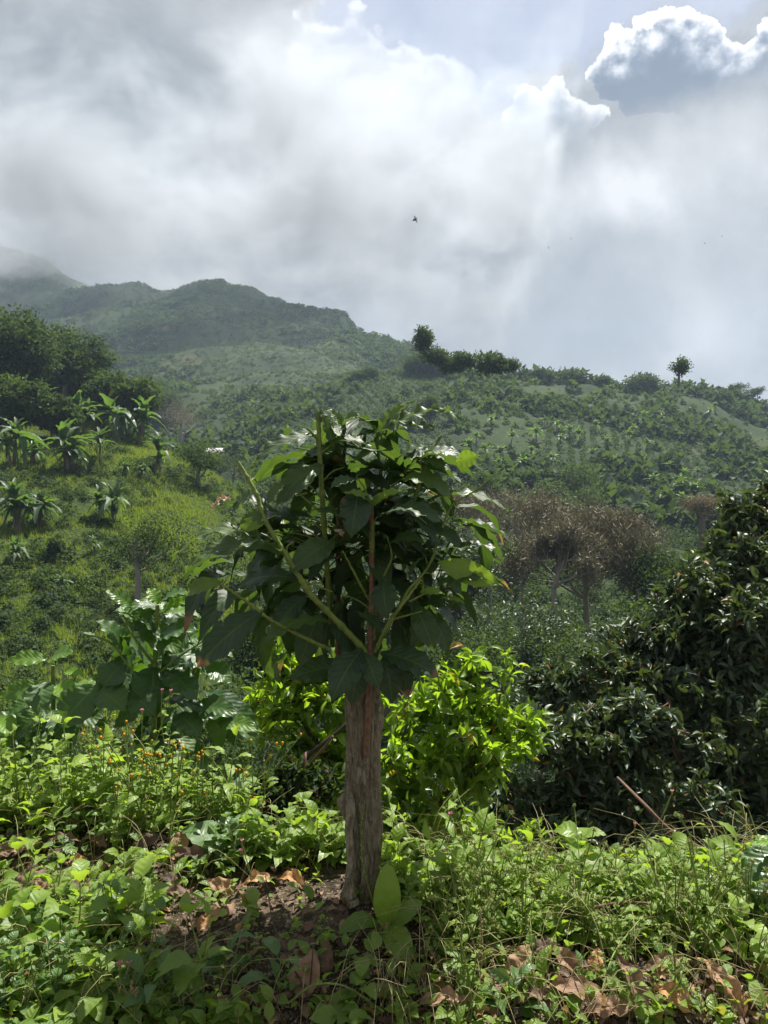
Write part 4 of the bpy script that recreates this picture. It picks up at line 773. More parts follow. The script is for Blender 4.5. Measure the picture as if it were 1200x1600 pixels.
ML = [  # base, tip, width, face, arch, tint, extras
 ((585,690,yf+.05),(643,631,yf+.02),30,.45,.12,.45,{}),((585,690,yf+.04),(692,643,yf-.03),30,.35,.12,.22,{'ripple':.06}),((588,697,yf+.02),(674,671,yf-.05),32,.3,.14,.18,{'ripple':.05}),
 ((540,672,yf),(511,640,yf-.02),20,.5,.1,.3,{}),((536,668,yf),(563,651,yf-.03),30,.5,.12,.32,{'fold':.5}),((588,704,yf-.02),(513,694,yf-.06),52,.35,.12,.10,{'ripple':.02,'quilt':.012}),
 ((497,682,yf-.05),(403,726,yf-.10),40,.35,.14,.12,{}),((500,676,yf-.04),(425,700,yf-.02),34,.4,.1,.15,{}),((650,722,yf+.0),(703,738,yf-.06),26,.3,.14,.16,{}),
 ((620,752,yf+.0),(703,784,yf-.06),46,.5,.22,.30,{'quilt':.01}),((590,808,yf-.05),(688,822,yf-.12),58,.45,.18,.08,{'quilt':.008}),((560,762,yf-.04),(548,838,yf-.10),52,.6,.1,.06,{}),
 ((524,845,yf-.06),(455,893,yf-.12),46,.6,.12,.16,{}),((505,726,yf-.06),(436,790,yf-.12),44,.55,.14,.20,{}),((446,752,yf-.12),(420,788,yf-.16),20,.5,.1,.30,{'fold':.4}),
 ((558,750,yf-.08),(518,764,yf-.12),26,.35,.15,.14,{}),((442,850,yf-.11),(281,876,yf-.10),34,.40,.22,.30,{}),((440,862,yf-.1),(302,890,yf-.04),38,.5,.18,.28,{}),
 ((443,868,yf-.12),(375,860,yf-.22),30,.25,.18,.10,{'ripple':.05}),((350,910,yf-.16),(296,930,yf-.14),26,.75,.25,.55,{'fold':.3}),((410,955,yf-.13),(313,1042,yf-.18),56,.65,.12,.04,{'tipbrown':1.,'rnd':.05}),
 ((515,970,yf-.05),(410,1012,yf-.10),36,.5,.18,.30,{'ripple':.03}),((566,1014,yf-.04),(520,1094,yf-.12),54,.75,.14,.03,{'rnd':.05,'quilt':.01}),((594,1020,yf-.02),(684,1060,yf-.06),50,.6,.12,.05,{'tipbrown':1.}),
 ((620,1010,yf+.02),(637,1085,yf-.02),34,.5,.1,.05,{'tipbrown':1.}),((648,945,yf+.01),(678,1018,yf-.05),38,.6,.2,.14,{}),((668,955,yf+.05),(697,1022,yf+.03),34,.6,.15,.12,{}),((600,905,yf-.03),(606,965,yf-.08),44,.6,.12,.08,{}),
 ((688,872,yf-.02),(782,863,yf-.08),26,.25,.14,.08,{'ripple':.05,'quilt':.01}),((678,918,yf-.02),(755,907,yf-.08),26,.3,.14,.14,{}),((655,925,yf-.06),(692,928,yf-.10),16,.6,.1,.75,{}),((688,935,yf-.04),(724,943,yf-.08),14,.6,.1,.6,{}),
 ((640,905,yf-.05),(665,872,yf-.1),18,.3,.1,.1,{'fold':.4}),((405,790,yf-.11),(385,845,yf-.12),34,.6,.1,.35,{}),((398,768,yf-.1),(365,800,yf-.06),26,.6,.1,.32,{}),((415,815,yf-.12),(385,830,yf-.14),14,.6,.1,.85,{}),
 ((470,905,yf-.1),(372,925,yf-.04),44,.5,.15,.06,{}),((540,1040,yf+.06),(455,1060,yf+.04),44,.6,.1,.12,{}),((500,960,yf+.05),(470,1040,yf+.02),44,.6,.1,.15,{}),((430,800,yf-.08),(350,800,yf-.04),30,.4,.15,.1,{}),
 ((555,1025,yf-.02),(548,1098,yf-.05),44,.8,.12,.05,{}),((600,1022,yf-.02),(612,1095,yf-.03),42,.7,.12,.07,{}),((570,1020,yf-.05),(592,1075,yf-.09),36,.8,.12,.10,{}),((500,640,yf-.05),(520,700,yf-.04),20,.4,.1,.2,{}),((545,700,yf+.02),(470,735,yf+.0),46,.4,.15,.07,{}),((610,735,yf+.03),(665,700,yf+.0),36,.4,.15,.15,{}),((560,840,yf-.04),(495,800,yf-.1),44,.5,.15,.06,{}),
 ((600,860,yf-.03),(660,850,yf-.1),44,.5,.18,.08,{}),((610,1005,yf),(560,960,yf-.03),36,.6,.1,.08,{}),((480,930,yf-.04),(430,985,yf-.05),44,.6,.1,.05,{}),((650,880,yf+.04),(720,930,yf+.0),36,.5,.15,.2,{})]
for b, t, wd, fc, ar, ti, kw in ML:
    t = (b[0] + (t[0] - b[0]) * 1.10, b[1] + (t[1] - b[1]) * 1.10, t[2]); mleaf(a, b, t, wd * .95, fc * .8, ar, ti, **{'ripple': .03, **kw})
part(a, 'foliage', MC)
a = Acc(); mleaf(a, (684,878,yf-.04), (785,915,yf-.06), 36, .9, .10, 1.0, rnd=.0, quilt=.008, side=.0); tag(part(a, 'leaf', MC), 'single glowing yellow-green leaf reaching sideways')
a = Acc(); mleaf(a, (662,708,yf-.02), (722,718,yf-.06), 32, .35, .14, .12, quilt=.014, rnd=.05); tag(part(a, 'leaf', MC), 'glossy ribbed leaf shining silver')
a = Acc(); mleaf(a, (712,722,yf-.04), (750,712,yf-.05), 27, .9, .1, .95, rnd=.0); tag(part(a, 'leaf', MC), 'small yellow curled leaf')
a = Acc(); mleaf(a, (583,792,yf-.04), (534,770,yf-.09), 17, .55, .12, .92, fold=.6, rnd=.1); mleaf(a, (583,792,yf-.04), (636,767,yf-.08), 17, .55, .12, .92, fold=.6, rnd=.1); mleaf(a, (582,790,yf-.03), (606,768,yf-.03), 14, .6, .1, .8, fold=.5); tag(part(a, 'young_leaves', MC), 'pair of fresh yellow-green leaves at the shoot tip')
for b, t, wd in [((362,782,yf-.1),(336,787,yf-.1),12),((345,786,yf-.1),(330,800,yf-.1),8),((668,1040,yf),(680,1056,yf-.02),14),((536,838,yf-.06),(520,826,yf-.08),8),((640,1060,yf),(636,1090,yf),22)]:
    a = Acc(); mleaf(a, b, t, wd, .5, .2, .95, fold=.7, ripple=.12, nrip=3); part(a, 'withered_leaf', MDRY)

# ------------------------------------------------------------------ fresh coffee plants beside it
def coffee2(label, rootpx, stems, leaves, fills, mat=MC2, Y=1.95, dY=0.):
    Y += dY; rootpx = (rootpx[0], rootpx[1], rootpx[2] + dY); stems = [([(p[0], p[1], p[2] + dY) for p in q], a_, b_) for q, a_, b_ in stems]
    rt = P(*rootpx); t = thing('coffee_plant', label, 'coffee plant', tuple(rt))
    for pts, r0, r1 in stems:
        a = Acc(); tube(a, [P(*p) for p in pts], r0 / F * Y, r1 / F * Y, seg=26, sides=8, tint=.35); part(a, 'stem', MSTEM, t, rt)
    a = Acc()
    for b, tp, wd, fc, ar, ti, kw in leaves: mleaf(a, (b[0], b[1], Y + b[2]), (tp[0], tp[1], Y + tp[2]), wd * 1.12, fc * .8, ar, ti + .10, **kw)
    for n, cx, cy, rx, ry, dep, tl, th_ in fills:
        for _ in range(n):
            an = R.uniform(0, 2 * pi); q = sqrt(R.random()); px, py = cx + rx * q * cos(an), cy + ry * q * sin(an); Yb = Y + R.uniform(*dep); L = R.uniform(65, 90)
            da = atan2(py - cy + 25, px - cx) + R.gauss(0, .5); mleaf(a, (px - L * .4 * cos(da), py - L * .4 * sin(da), Yb + .03), (px + L * .6 * cos(da), py + L * .6 * sin(da) + 6, Yb - R.uniform(0, .08)), L * R.uniform(.38, .48), R.uniform(.25, .55), R.uniform(.06, .2), R.uniform(tl, th_ + .2), nu=18, nv=9, quilt=.014, nvein=9)
    part(a, 'foliage', mat, t, rt); return t
Q = {'quilt': .011, 'ripple': .035}
coffee2('glossy ribbed coffee plant standing behind the yellow-flowered weeds', (240,1290,2.0),
 [([(240,1290,2.0),(240,1160,1.97),(242,1037,1.95),(246,945,1.93)],5,3),([(242,1040,1.95),(212,1000,1.9),(190,965,1.88)],2.4,1.4),([(241,1060,1.95),(275,1030,1.9),(320,1000,1.9)],2.2,1.4),([(190,1020,1.9),(165,1000,1.88),(130,990,1.88)],1.8,1.2),([(240,1090,1.95),(200,1040,1.9),(180,1010,1.9)],2,1.4)],
 [((208,950,0),(160,921,-.05),22,.5,.1,.35,Q),((210,968,0),(177,955,-.05),34,.5,.1,.3,Q),((190,1018,0),(146,968,-.06),38,.45,.15,.08,Q),((156,1003,0),(127,988,-.02),15,.3,.1,.1,{}),((248,944,0),(229,918,0),24,.7,.1,.7,Q),((250,945,0),(298,927,-.05),28,.3,.15,.15,Q),
  ((252,955,0),(310,938,-.05),20,.6,.12,.7,Q),((255,960,.03),(318,968,.0),24,.5,.15,.5,Q),((308,998,0),(347,968,-.03),36,.75,.1,.75,Q),((248,998,0),(312,985,-.06),44,.55,.12,.06,Q),((246,1003,0),(215,965,-.06),38,.45,.1,.1,Q),((190,1040,-.05),(160,1075,-.1),46,.55,.1,.07,Q),
  ((240,1040,0),(235,1110,-.08),60,.65,.12,.06,Q),((250,1045,0),(310,1100,-.08),50,.6,.12,.06,Q),((153,1079,-.08),(199,1114,-.14),46,.7,.12,.2,Q),((155,1070,-.08),(90,1142,-.14),54,.7,.12,.14,Q),((200,1078,-.05),(243,1122,-.12),46,.65,.1,.1,Q),((262,1020,0),(320,1050,-.05),46,.5,.12,.06,Q),
  ((300,1110,0),(377,1118,-.06),40,.5,.14,.12,Q),((340,1130,0),(413,1145,-.05),26,.6,.12,.45,Q),((275,1115,-.05),(315,1155,-.1),40,.6,.1,.1,Q),((275,1170,0),(306,1214,-.05),30,.7,.1,.12,Q),((350,1200,.0),(407,1230,-.03),34,.8,.1,.14,Q),((320,1040,.05),(365,1070,.03),36,.6,.1,.2,Q),((310,1010,.05),(370,1010,.02),34,.5,.1,.25,Q),
  ((225,985,0),(200,975,-.04),20,.5,.1,.25,Q),((268,1160,-.02),(230,1190,-.08),36,.6,.1,.1,Q)],
 [(12,245,1090,65,75,(-.02,.2),.02,.14),(8,300,1020,45,40,(.0,.15),.05,.3),(8,200,1060,50,50,(.0,.15),.03,.16),(8,330,1130,50,40,(0,.2),.05,.2),(12,240,1180,80,50,(-.03,.2),.03,.2),(6,250,975,40,30,(0,.1),.1,.4)], dY=.62)
coffee2('low coffee plant with two paired shiny leaves at the picture edge', (80,1300,1.85),
 [([(80,1300,1.85),(84,1180,1.83),(83,1080,1.8),(83,1040,1.8)],4.5,3.2),([(110,1180,1.8),(112,1080,1.78),(125,1045,1.78)],1.8,1.2)],
 [((76,1030,0),(8,1034,-.03),24,.55,.12,.6,Q),((78,1031,0),(118,1022,-.06),30,.5,.12,.4,Q),((68,1068,0),(-3,1094,-.04),28,.6,.15,.4,Q),((72,1065,0),(58,1120,-.1),44,.6,.12,.12,Q),((100,1050,-.02),(134,1055,-.04),14,.6,.1,.8,{}),((88,1070,-.04),(118,1090,-.08),30,.8,.1,.85,Q),
  ((70,1110,0),(20,1160,-.05),44,.6,.12,.12,Q),((80,1110,-.03),(110,1160,-.08),46,.6,.12,.1,Q),((-10,1125,-.05),(25,1152,-.08),34,.8,.1,.9,Q),((-20,1180,-.05),(12,1150,-.08),30,.8,.1,.5,Q),((60,1090,0),(10,1120,-.05),30,.6,.1,.2,Q),((112,1070,0),(150,1085,-.05),34,.7,.1,.6,Q)],
 [(12,75,1140,60,50,(-.02,.15),.05,.25),(14,80,1200,60,40,(-.02,.15),.04,.25)], Y=1.8, dY=.75)
coffee2('coffee plant leaning in from the edge beside the curved dark-tree limb', (1250,1500,1.7),
 [([(1250,1500,1.7),(1235,1400,1.68),(1225,1320,1.66)],5,3)],
 [((1215,1325,0),(1160,1385,-.05),46,.7,.12,.08,Q),((1220,1320,.0),(1170,1322,-.03),12,.4,.1,.8,{}),((1225,1380,0),(1165,1420,-.05),34,.5,.12,.1,Q),((1220,1400,0),(1180,1452,-.03),40,.7,.12,.3,Q),((1230,1330,0),(1280,1370,0),40,.6,.1,.1,Q)], [(5,1235,1370,20,40,(0,.1),.05,.2)], Y=1.65)

# ------------------------------------------------------------------ weeds of the bank
def bulb(a, c, r, h, tint=.5, n=7, m_=5, brown=0.):
    th_ = np.linspace(0, 2 * pi, n, endpoint=False); ph = np.linspace(0, pi, m_); v = [[c[0] + r * sin(p) * cos(t), c[1] + r * sin(p) * sin(t), c[2] - h / 2 * cos(p)] for p in ph for t in th_]
    f = [[i * n + j, i * n + (j + 1) % n, (i + 1) * n + (j + 1) % n, (i + 1) * n + j] for i in range(m_ - 1) for j in range(n)]; a.add(v, f, tint, brown)
MYEL = plain_mat('yellow_flower', (.62, .22, .01), (.75, .42, .02), rough=.6, scale=300, trans=.1)
MPINK = plain_mat('pink_flower', (.62, .20, .24), (.75, .40, .42), rough=.6, scale=300, trans=.25)
MBUR = plain_mat('green_seedhead', (.24, .32, .08), (.42, .45, .16), rough=.7, scale=300, trans=.2)
MSEED = plain_mat('seed_spike', (.22, .17, .09), (.36, .30, .16), rough=.8, scale=200)
def lf(a, p, az_, e, L, W, tint, prof=ellip, arch=.12, fold=.2, ripple=.03, droop=.25, teeth=.10, nu=10, nv=5, brown=0., roll=.3):
    dv = np.array([cos(az_) * cos(e), sin(az_) * cos(e), sin(e)]); v, f, uv = leafgrid(nu, nv, prof(W), arch, fold, ripple, 4, .008, 5, droop, R.random() * 6, teeth)
    n_ = norm(np.array([0, 0, 1.]) - dv * sin(e) * .9 + G.normal(0, roll, 3)); a.add((v * L) @ frames(dv[None], n_[None])[0].T + np.array(p), f, np.clip(tint + R.gauss(0, .08), 0, 1), brown, uv)
def head(a, p, kind, r, g):
    if kind == 'yellow': bulb(a, p + np.array([0, 0, r * .7]), r * .85, r * 2.1, .5 + g.normal(0, .2), 8, 6)
    elif kind == 'pink':
        for _ in range(16): an = g.uniform(0, 6.28); tube(a, [p, p + np.array([cos(an) * r * .7, sin(an) * r * .7, r * 1.7 + g.normal(0, .15) * r])], r * .16, r * .28, seg=3, sides=4, tint=.5 + g.normal(0, .2))
    elif kind == 'bur':
        for _ in range(26): dv = norm(g.normal(0, 1, 3) + [0, 0, .35]); tube(a, [p, p + dv * r * 1.5], r * .28, r * .05, seg=3, sides=4, tint=.5 + g.normal(0, .25))
def weed(name, label, cat, seed, H, kind='leafy', group=None, tint=.6, mat=MWEED, nst=1, lsize=.04, W=.32, prof=ellip, lean=.25, fl=None, flr=.0045, loc=(0, 0, 0), heads=2, leafn=4, stm=MSTEM, legs=None):
    g = np.random.default_rng(seed); t = thing(name, label, cat, loc, group); a, b = Acc(), Acc(); hs = []
    for s_ in range(nst):
        hh = H * (1 if s_ == 0 else g.uniform(.45, .95)); az_ = g.uniform(0, 6.28); ln = lean * hh * g.uniform(.3, 1.2); top = np.array([cos(az_) * ln, sin(az_) * ln, hh]); o = np.array([g.normal(0, .012), g.normal(0, .012), -.02]) * (s_ > 0) + [0, 0, -.01]
        mid = (o + top) / 2 + [g.normal(0, .06) * hh, g.normal(0, .06) * hh, 0]; r0 = .0011 + hh * .006
        cc = catmull([o, mid, top], 20); tube(a, [o, mid, top], r0, r0 * .45, seg=12, sides=5, tint=.3 + .5 * g.random())
        nn = max(2, int(leafn * hh / H))
        for q in range(nn):
            fr = (.12 + .85 * (q + 1) / nn) if kind != 'flower' else (.05 + .62 * (q + 1) / nn); p = cc[min(19, int(fr * 19))]; a0 = q * 1.57 + g.normal(0, .4)
            for w2 in (0, pi):
                L = lsize * g.uniform(.7, 1.25) * (1.15 - .45 * fr); e = g.uniform(-.1, .6) + .3 * (fr > .9)
                lp = p + np.array([cos(a0 + w2), sin(a0 + w2), .35]) * L * .22; tube(a, [p, lp], r0 * .45, r0 * .3, seg=3, sides=4, tint=.8, cap=False)
                lf(b, lp, a0 + w2, e, L, W * g.uniform(.85, 1.15), tint + .15 * (fr - .5), prof=prof, droop=g.uniform(.05, .45))
        if fl:
            for q in range(heads):
                st = cc[14 - 3 * (q % 3)] if q else cc[19]; tip = top + np.array([g.normal(0, .16), g.normal(0, .16), g.uniform(-.15, .10)]) * hh * (q > 0)
                if q: tube(a, [st, (st + tip) / 2 + [0, 0, .02 * hh], tip], r0 * .5, r0 * .35, seg=6, sides=4, tint=.6)
                c_ = Acc(); head(c_, tip, fl, flr * g.uniform(.8, 1.2), g); hs.append(c_)
    a.build('stem', stm, t); b.build('leaves', mat, t)
    for c_ in hs: c_.build('flower_head', {'yellow': MYEL, 'pink': MPINK, 'bur': MBUR}[fl], t)
    return t
def scatter(proto, pts, labels=None, s=(.75, 1.3)):
    for q, p in enumerate(pts):
        k_ = proto[q % len(proto)]
        if q < len(proto): k_.location = p; k_.rotation_euler[2] = R.uniform(0, 6.28)
        else: dup(k_, p, R.uniform(0, 6.28), R.uniform(*s))
def pick(n, px0, px1, py0, py1, ok=None):
    out = []
    while len(out) < n:
        px, py = R.uniform(px0, px1), R.uniform(py0, py1)
        if ok is None or ok(px, py): out.append(tuple(hitg(px, py) + [0, 0, -.004]))
    return out
soil_patch = lambda px, py: not (((px - 450) / 215) ** 2 + ((py - 1485) / 105) ** 2 < 1 or abs(px - 567) < 45 and 1300 < py < 1460)
# left bank
pr = [weed('leafy_weed', 'knee-high pale green toothed weed crowding the bank beside the stump plant', 'weed', 100 + q, .14 + .03 * q, group='tall pale green weeds on the sloping bank', tint=.62, nst=3, lsize=.034, W=.34, prof=heart_prof if q % 2 else ellip, leafn=5) for q in range(6)]
scatter(pr, pick(50, -30, 380, 1215, 1310), s=(.5, 1.0)); 
pr = [weed('tall_toothed_weed', 'tall sunlit toothed weed rising in front of the ribbed coffee plants', 'weed', 110 + q, .20 + .02 * q, group='tall sunlit toothed weeds', tint=.72, nst=3, lsize=.045, W=.34, prof=heart_prof if q % 2 else ellip, leafn=5) for q in range(5)]
scatter(pr, pick(56, -30, 390, 1235, 1300), s=(.45, .85))
pr = [weed('round_leaved_weed', 'low round-leaved weed sprawling between the fallen leaves', 'weed', 120 + q, .07 + .02 * q, group='low round-leaved weeds', tint=.45, nst=3, lsize=.033, W=.42, prof=heart_prof, leafn=3, mat=MWEED2) for q in range(6)]
scatter(pr, pick(14, -30, 420, 1300, 1390, soil_patch) + pick(30, -30, 330, 1420, 1620, soil_patch), s=(.45, 1.0))
pr = [weed('button_flower_weed', 'thin branching weed topped with orange-yellow button flowers', 'flower', 140 + q, .24 + .02 * q, 'flower', group='orange-yellow button flower weeds', tint=.65, nst=3, lsize=.045, W=.28, fl='yellow', flr=.0044, heads=2, leafn=4) for q in range(5)]
scatter(pr, pick(15, 170, 410, 1260, 1320), s=(.7, 1.0))
# right of the stump
pr = [weed('serrated_weed', 'bright serrated weed in the tangled patch along the crest of the bank', 'weed', 160 + q, .07 + .016 * q, group='serrated weeds of the tangled patch on the crest', tint=.66, nst=4, lsize=.030, W=.27, leafn=4, prof=ellip) for q in range(6)]
scatter(pr, pick(70, 680, 1230, 1395, 1470) + pick(8, 700, 1230, 1470, 1500), s=(.5, 1.15))
pr = [weed('seedhead_weed', 'pale weed with spiky yellow-green seed heads among the fallen leaves', 'weed', 180 + q, .12 + .03 * q, 'flower', group='weeds with spiky yellow-green seed heads', tint=.62, nst=4, lsize=.03, W=.3, fl='bur', flr=.0042, heads=3, leafn=4) for q in range(5)]
scatter(pr, pick(34, 680, 1230, 1400, 1500) + pick(6, 680, 1230, 1500, 1600), s=(.55, 1.2))
pr = [weed('soft_green_weed', 'soft green weed filling the gap next to the stump', 'weed', 200 + q, .07 + .02 * q, group='soft green weeds flanking the stump', tint=.6, nst=3, lsize=.05, W=.36, leafn=3, prof=heart_prof) for q in range(5)]
scatter(pr, pick(20, 370, 530, 1320, 1365) + pick(20, 610, 720, 1390, 1460), s=(.6, 1.15))
pr = [weed('tiny_weed', 'tiny seedling weed sprouting from bare soil', 'weed', 220 + q, .035 + .012 * q, group='tiny seedlings on the soil', tint=.6, nst=2, lsize=.020, W=.38, leafn=2) for q in range(5)]
scatter(pr, pick(34, 300, 1200, 1460, 1600), s=(.5, 1.0)); 
pr = [weed('broad_leaved_weed', 'broad-leaved bright weed scattered through the lower vegetation of the bank', 'weed', 240 + q, .07 + .015 * q, group='broad-leaved bright weeds', tint=.6, nst=2, lsize=.055, W=.36, leafn=2, prof=heart_prof if q % 2 else ellip) for q in range(6)]
scatter(pr, pick(8, -20, 380, 1290, 1400, soil_patch) + pick(20, -20, 330, 1420, 1610, soil_patch) + pick(32, 690, 1230, 1385, 1480), s=(.65, 1.3))
# individual weeds one can point at
W_ = lambda px, py: tuple(hitg(px, py) + [0, 0, -.004])
for q, (px, py, H, lab, kw) in enumerate([
 (900,1400,.155,'broad pale lobed weed leaves standing above the crest against the dark tree',dict(nst=3,lsize=.075,W=.42,prof=heart_prof,leafn=3,tint=.62)),
 (975,1420,.10,'weed with drooping rounded toothed leaves beside the pale lobed one',dict(nst=2,lsize=.065,W=.40,prof=heart_prof,leafn=2,tint=.55)),
 (205,1480,.13,'upright weed with a large translucent yellow-green leaf over the shaded soil',dict(nst=2,lsize=.10,W=.28,prof=heart_prof,leafn=2,tint=.75)),
 (350,1530,.08,'weed with pale arrow-shaped leaves at the bottom edge of the soil patch',dict(nst=3,lsize=.055,W=.24,leafn=3,tint=.5,mat=MWEED2)),
 (440,1560,.07,'small weed with two downturned dark leaves on the soil patch',dict(nst=2,lsize=.07,W=.27,leafn=2,tint=.4,mat=MWEED2)),
 (30,1500,.12,'broad-leaved weed at the bottom corner next to the fern',dict(nst=3,lsize=.085,W=.36,prof=heart_prof,leafn=2,tint=.55)),
 (345,1345,.075,'large round dark leaf weed beside the bent brown leaves',dict(nst=2,lsize=.095,W=.45,prof=heart_prof,leafn=2,tint=.4,mat=MWEED2)),
 (235,1590,.09,'broad plantain-like rosette weed low by the pink flower pair',dict(nst=3,lsize=.07,W=.28,leafn=3,tint=.4,mat=MWEED2)),
 (1130,1430,.11,'weed with big pale overlapping leaves near the edge coffee plant',dict(nst=3,lsize=.075,W=.36,prof=heart_prof,leafn=3,tint=.5)),
 (1160,1500,.09,'weed with a lone bright round leaf above the orange curled leaf',dict(nst=2,lsize=.06,W=.45,prof=heart_prof,leafn=1,tint=.8)),
 (720,1395,.20,'slender weed with hanging pointed leaves just right of the stump',dict(nst=2,lsize=.065,W=.2,leafn=4,tint=.65,lean=.35)),
 (620,1340,.16,'upright narrow-leaved weed hugging the side of the stump',dict(nst=2,lsize=.07,W=.16,leafn=4,tint=.65)),
 (350,1290,.30,'tall weed with one spear-shaped leaf pair rising over the flowers',dict(nst=1,lsize=.08,W=.2,leafn=4,tint=.85)),
 (90,1290,.30,'tall stem with wavy yellow-green leaves before the low coffee plant',dict(nst=2,lsize=.06,W=.4,prof=heart_prof,leafn=5,tint=.85)),
 (170,1290,.26,'tall weed with jagged light leaves in front of the ribbed coffee leaves',dict(nst=2,lsize=.075,W=.42,prof=heart_prof,leafn=4,tint=.8)),
 (560,1585,.06,'curled bright weed at the bottom edge between two sticks',dict(nst=2,lsize=.06,W=.35,leafn=2,tint=.6)),
 (800,1590,.07,'dark green pointed weed in front of the fallen brown leaves',dict(nst=2,lsize=.06,W=.26,leafn=3,tint=.4,mat=MWEED2))]):
    weed('leafy_weed', lab, 'weed', 900 + q, H, loc=W_(px, py), **kw)
def flower_stem(name, lab, base, pts, heads, fl, r, stemr=.0011, leaves=(), mat=MSTEM, cat='flower', tint=.6):
    b0 = np.array(W_(*base)); t = thing(name, lab, cat, tuple(b0)); a, b = Acc(), Acc(); hs = []; Y = b0[1]; q = [b0 * 0 + [0, 0, -.01]] + [P(px, py, Y + dy) - b0 for px, py, dy in pts]
    tube(a, q, stemr * 1.4, stemr * .8, seg=24, sides=6, tint=tint)
    for (px, py, dy) in heads:
        tp = P(px, py, Y + dy) - b0; j_ = min(range(len(q)), key=lambda i: np.linalg.norm(q[i] - tp) + (1 if i == 0 else 0)); tube(a, [q[max(1, j_ - 1)], (q[max(1, j_ - 1)] + tp) / 2 + [0, 0, .004], tp], stemr * .8, stemr * .6, seg=6, sides=5, tint=tint)
        c_ = Acc(); head(c_, tp, fl, r, G); hs.append(c_); bulb(a, tp, r * .55, r * 2.2, .7) if fl == 'pink' else None
    for (px, py, L, az_, e, W) in leaves: lf(b, P(px, py, Y) - b0, az_, e, L, W, .7)
    a.build('stem', mat, t)
    for c_ in hs: c_.build('flower_head', {'yellow': MYEL, 'pink': MPINK, 'bur': MBUR}[fl], t)
    if leaves: b.build('leaves', MWEED, t)
flower_stem('tassel_flower', 'pink tassel flower on a tall stem right of the stump', (668,1440), [(672,1390,0),(668,1350,0),(690,1320,0),(703,1280,0)], [(704,1277,0)], 'pink', .0062, leaves=[(672,1312,.045,2.2,1.0,.2),(700,1312,.04,.1,-.2,.2),(680,1345,.07,.3,.1,.3),(690,1350,.05,-.3,-.8,.25)])
flower_stem('tassel_flower', 'tall leaning stem ending in a tiny pink flower above the crest weeds', (915,1440), [(960,1370,0),(1000,1325,0),(1035,1275,0),(1048,1245,0)], [(1050,1240,0)], 'pink', .0050, leaves=[(985,1330,.045,.4,-.3,.28)])
flower_stem('tassel_flower', 'short stem with a pale pink bud beside the leaning flower stem', (975,1420), [(996,1370,0),(994,1320,0),(991,1295,0)], [(992,1290,0)], 'pink', .0042)
flower_stem('tassel_flower', 'pink tassel flower rising before the ribbed coffee leaves with a green bud', (262,1290), [(262,1200,0),(252,1130,0),(253,1085,0)], [(253,1082,0),(267,1083,0)], 'pink', .0058)
flower_stem('tassel_flower', 'faded pink tassel flower lower among the yellow button flowers', (235,1290), [(222,1200,0),(222,1118,0)], [(222,1114,0)], 'pink', .0062)
flower_stem('tassel_flower', 'pair of pink flowers on short stems over the broad weed rosette', (193,1600), [(190,1560,0),(186,1520,0)], [(187,1512,0),(202,1511,.01)], 'pink', .0062)
flower_stem('tassel_flower', 'two fuzzy pink flower balls above the dark round leaf', (388,1400), [(392,1370,0),(384,1340,0),(378,1322,0)], [(378,1318,0),(377,1334,0)], 'pink', .0060)
flower_stem('seedhead_stalk', 'tall crooked stalk bearing spiky pale seed heads against the dark tree', (1020,1440), [(1058,1395,0),(1080,1355,0),(1082,1320,0),(1070,1290,0),(1058,1275,0)], [(1056,1273,0),(1063,1276,0),(1078,1314,0),(1080,1326,0),(1088,1345,0),(1102,1345,0),(1084,1336,0)], 'bur', .0052, stemr=.0016, leaves=[(1084,1292,.03,.1,.3,.18),(1085,1350,.04,2.9,-.6,.2)], cat='weed')
flower_stem('seedhead_stalk', 'stalk with three spiky seed heads leaning towards the edge coffee plant', (1110,1470), [(1118,1410,0),(1125,1380,0)], [(1118,1372,0),(1125,1370,0),(1130,1396,0),(1143,1400,0)], 'bur', .0050, leaves=[(1130,1376,.03,0,.2,.2)], cat='weed')
# broad plantain at the foot of the stump
b0 = np.array(W_(598,1440)); t = thing('broadleaf_plantain', 'broad ribbed plantain weed growing at the foot of the stump', 'plant', tuple(b0)); a = Acc(); Yp = b0[1] - .03
for b, tp, wd, fc, ar, ti in [((604,1450,Yp),(606,1348,Yp+.0),42,.85,.12,.75),((592,1446,Yp),(528,1458,Yp-.05),30,.5,.28,.22),((604,1450,Yp),(660,1408,Yp-.02),30,.7,.1,.55),((606,1444,Yp),(640,1510,Yp-.10),42,.7,.15,.8),((600,1452,Yp),(575,1478,Yp-.08),22,.6,.1,.3)]:
    mleaf(a, b, tp, wd, fc, ar, ti, prof=lambda W: ellip(W * 1.15, 1.2, .55), nu=24, nv=13, quilt=.0, ripple=.02, fold=.1, rnd=.05)
o = a.build('leaves', MWEED, None, loc=tuple(b0)); o.parent = t; o.location = (0, 0, 0)
a = Acc(); sp_ = catmull([P(592,1448,Yp)-b0, P(580,1400,Yp-.01)-b0, P(567,1350,Yp-.02)-b0, P(564,1300,Yp-.02)-b0, P(566,1262,Yp-.02)-b0], 60); tube(a, sp_, .0016, .0012, seg=60, sides=6)
for q in range(110): c1 = sp_[int(24 + 35 * q / 110)]; bulb(a, c1 + G.normal(0, .0018, 3), .0017, .003, .6, 5, 4)
a.build('flower_spike', MSTEM, t)
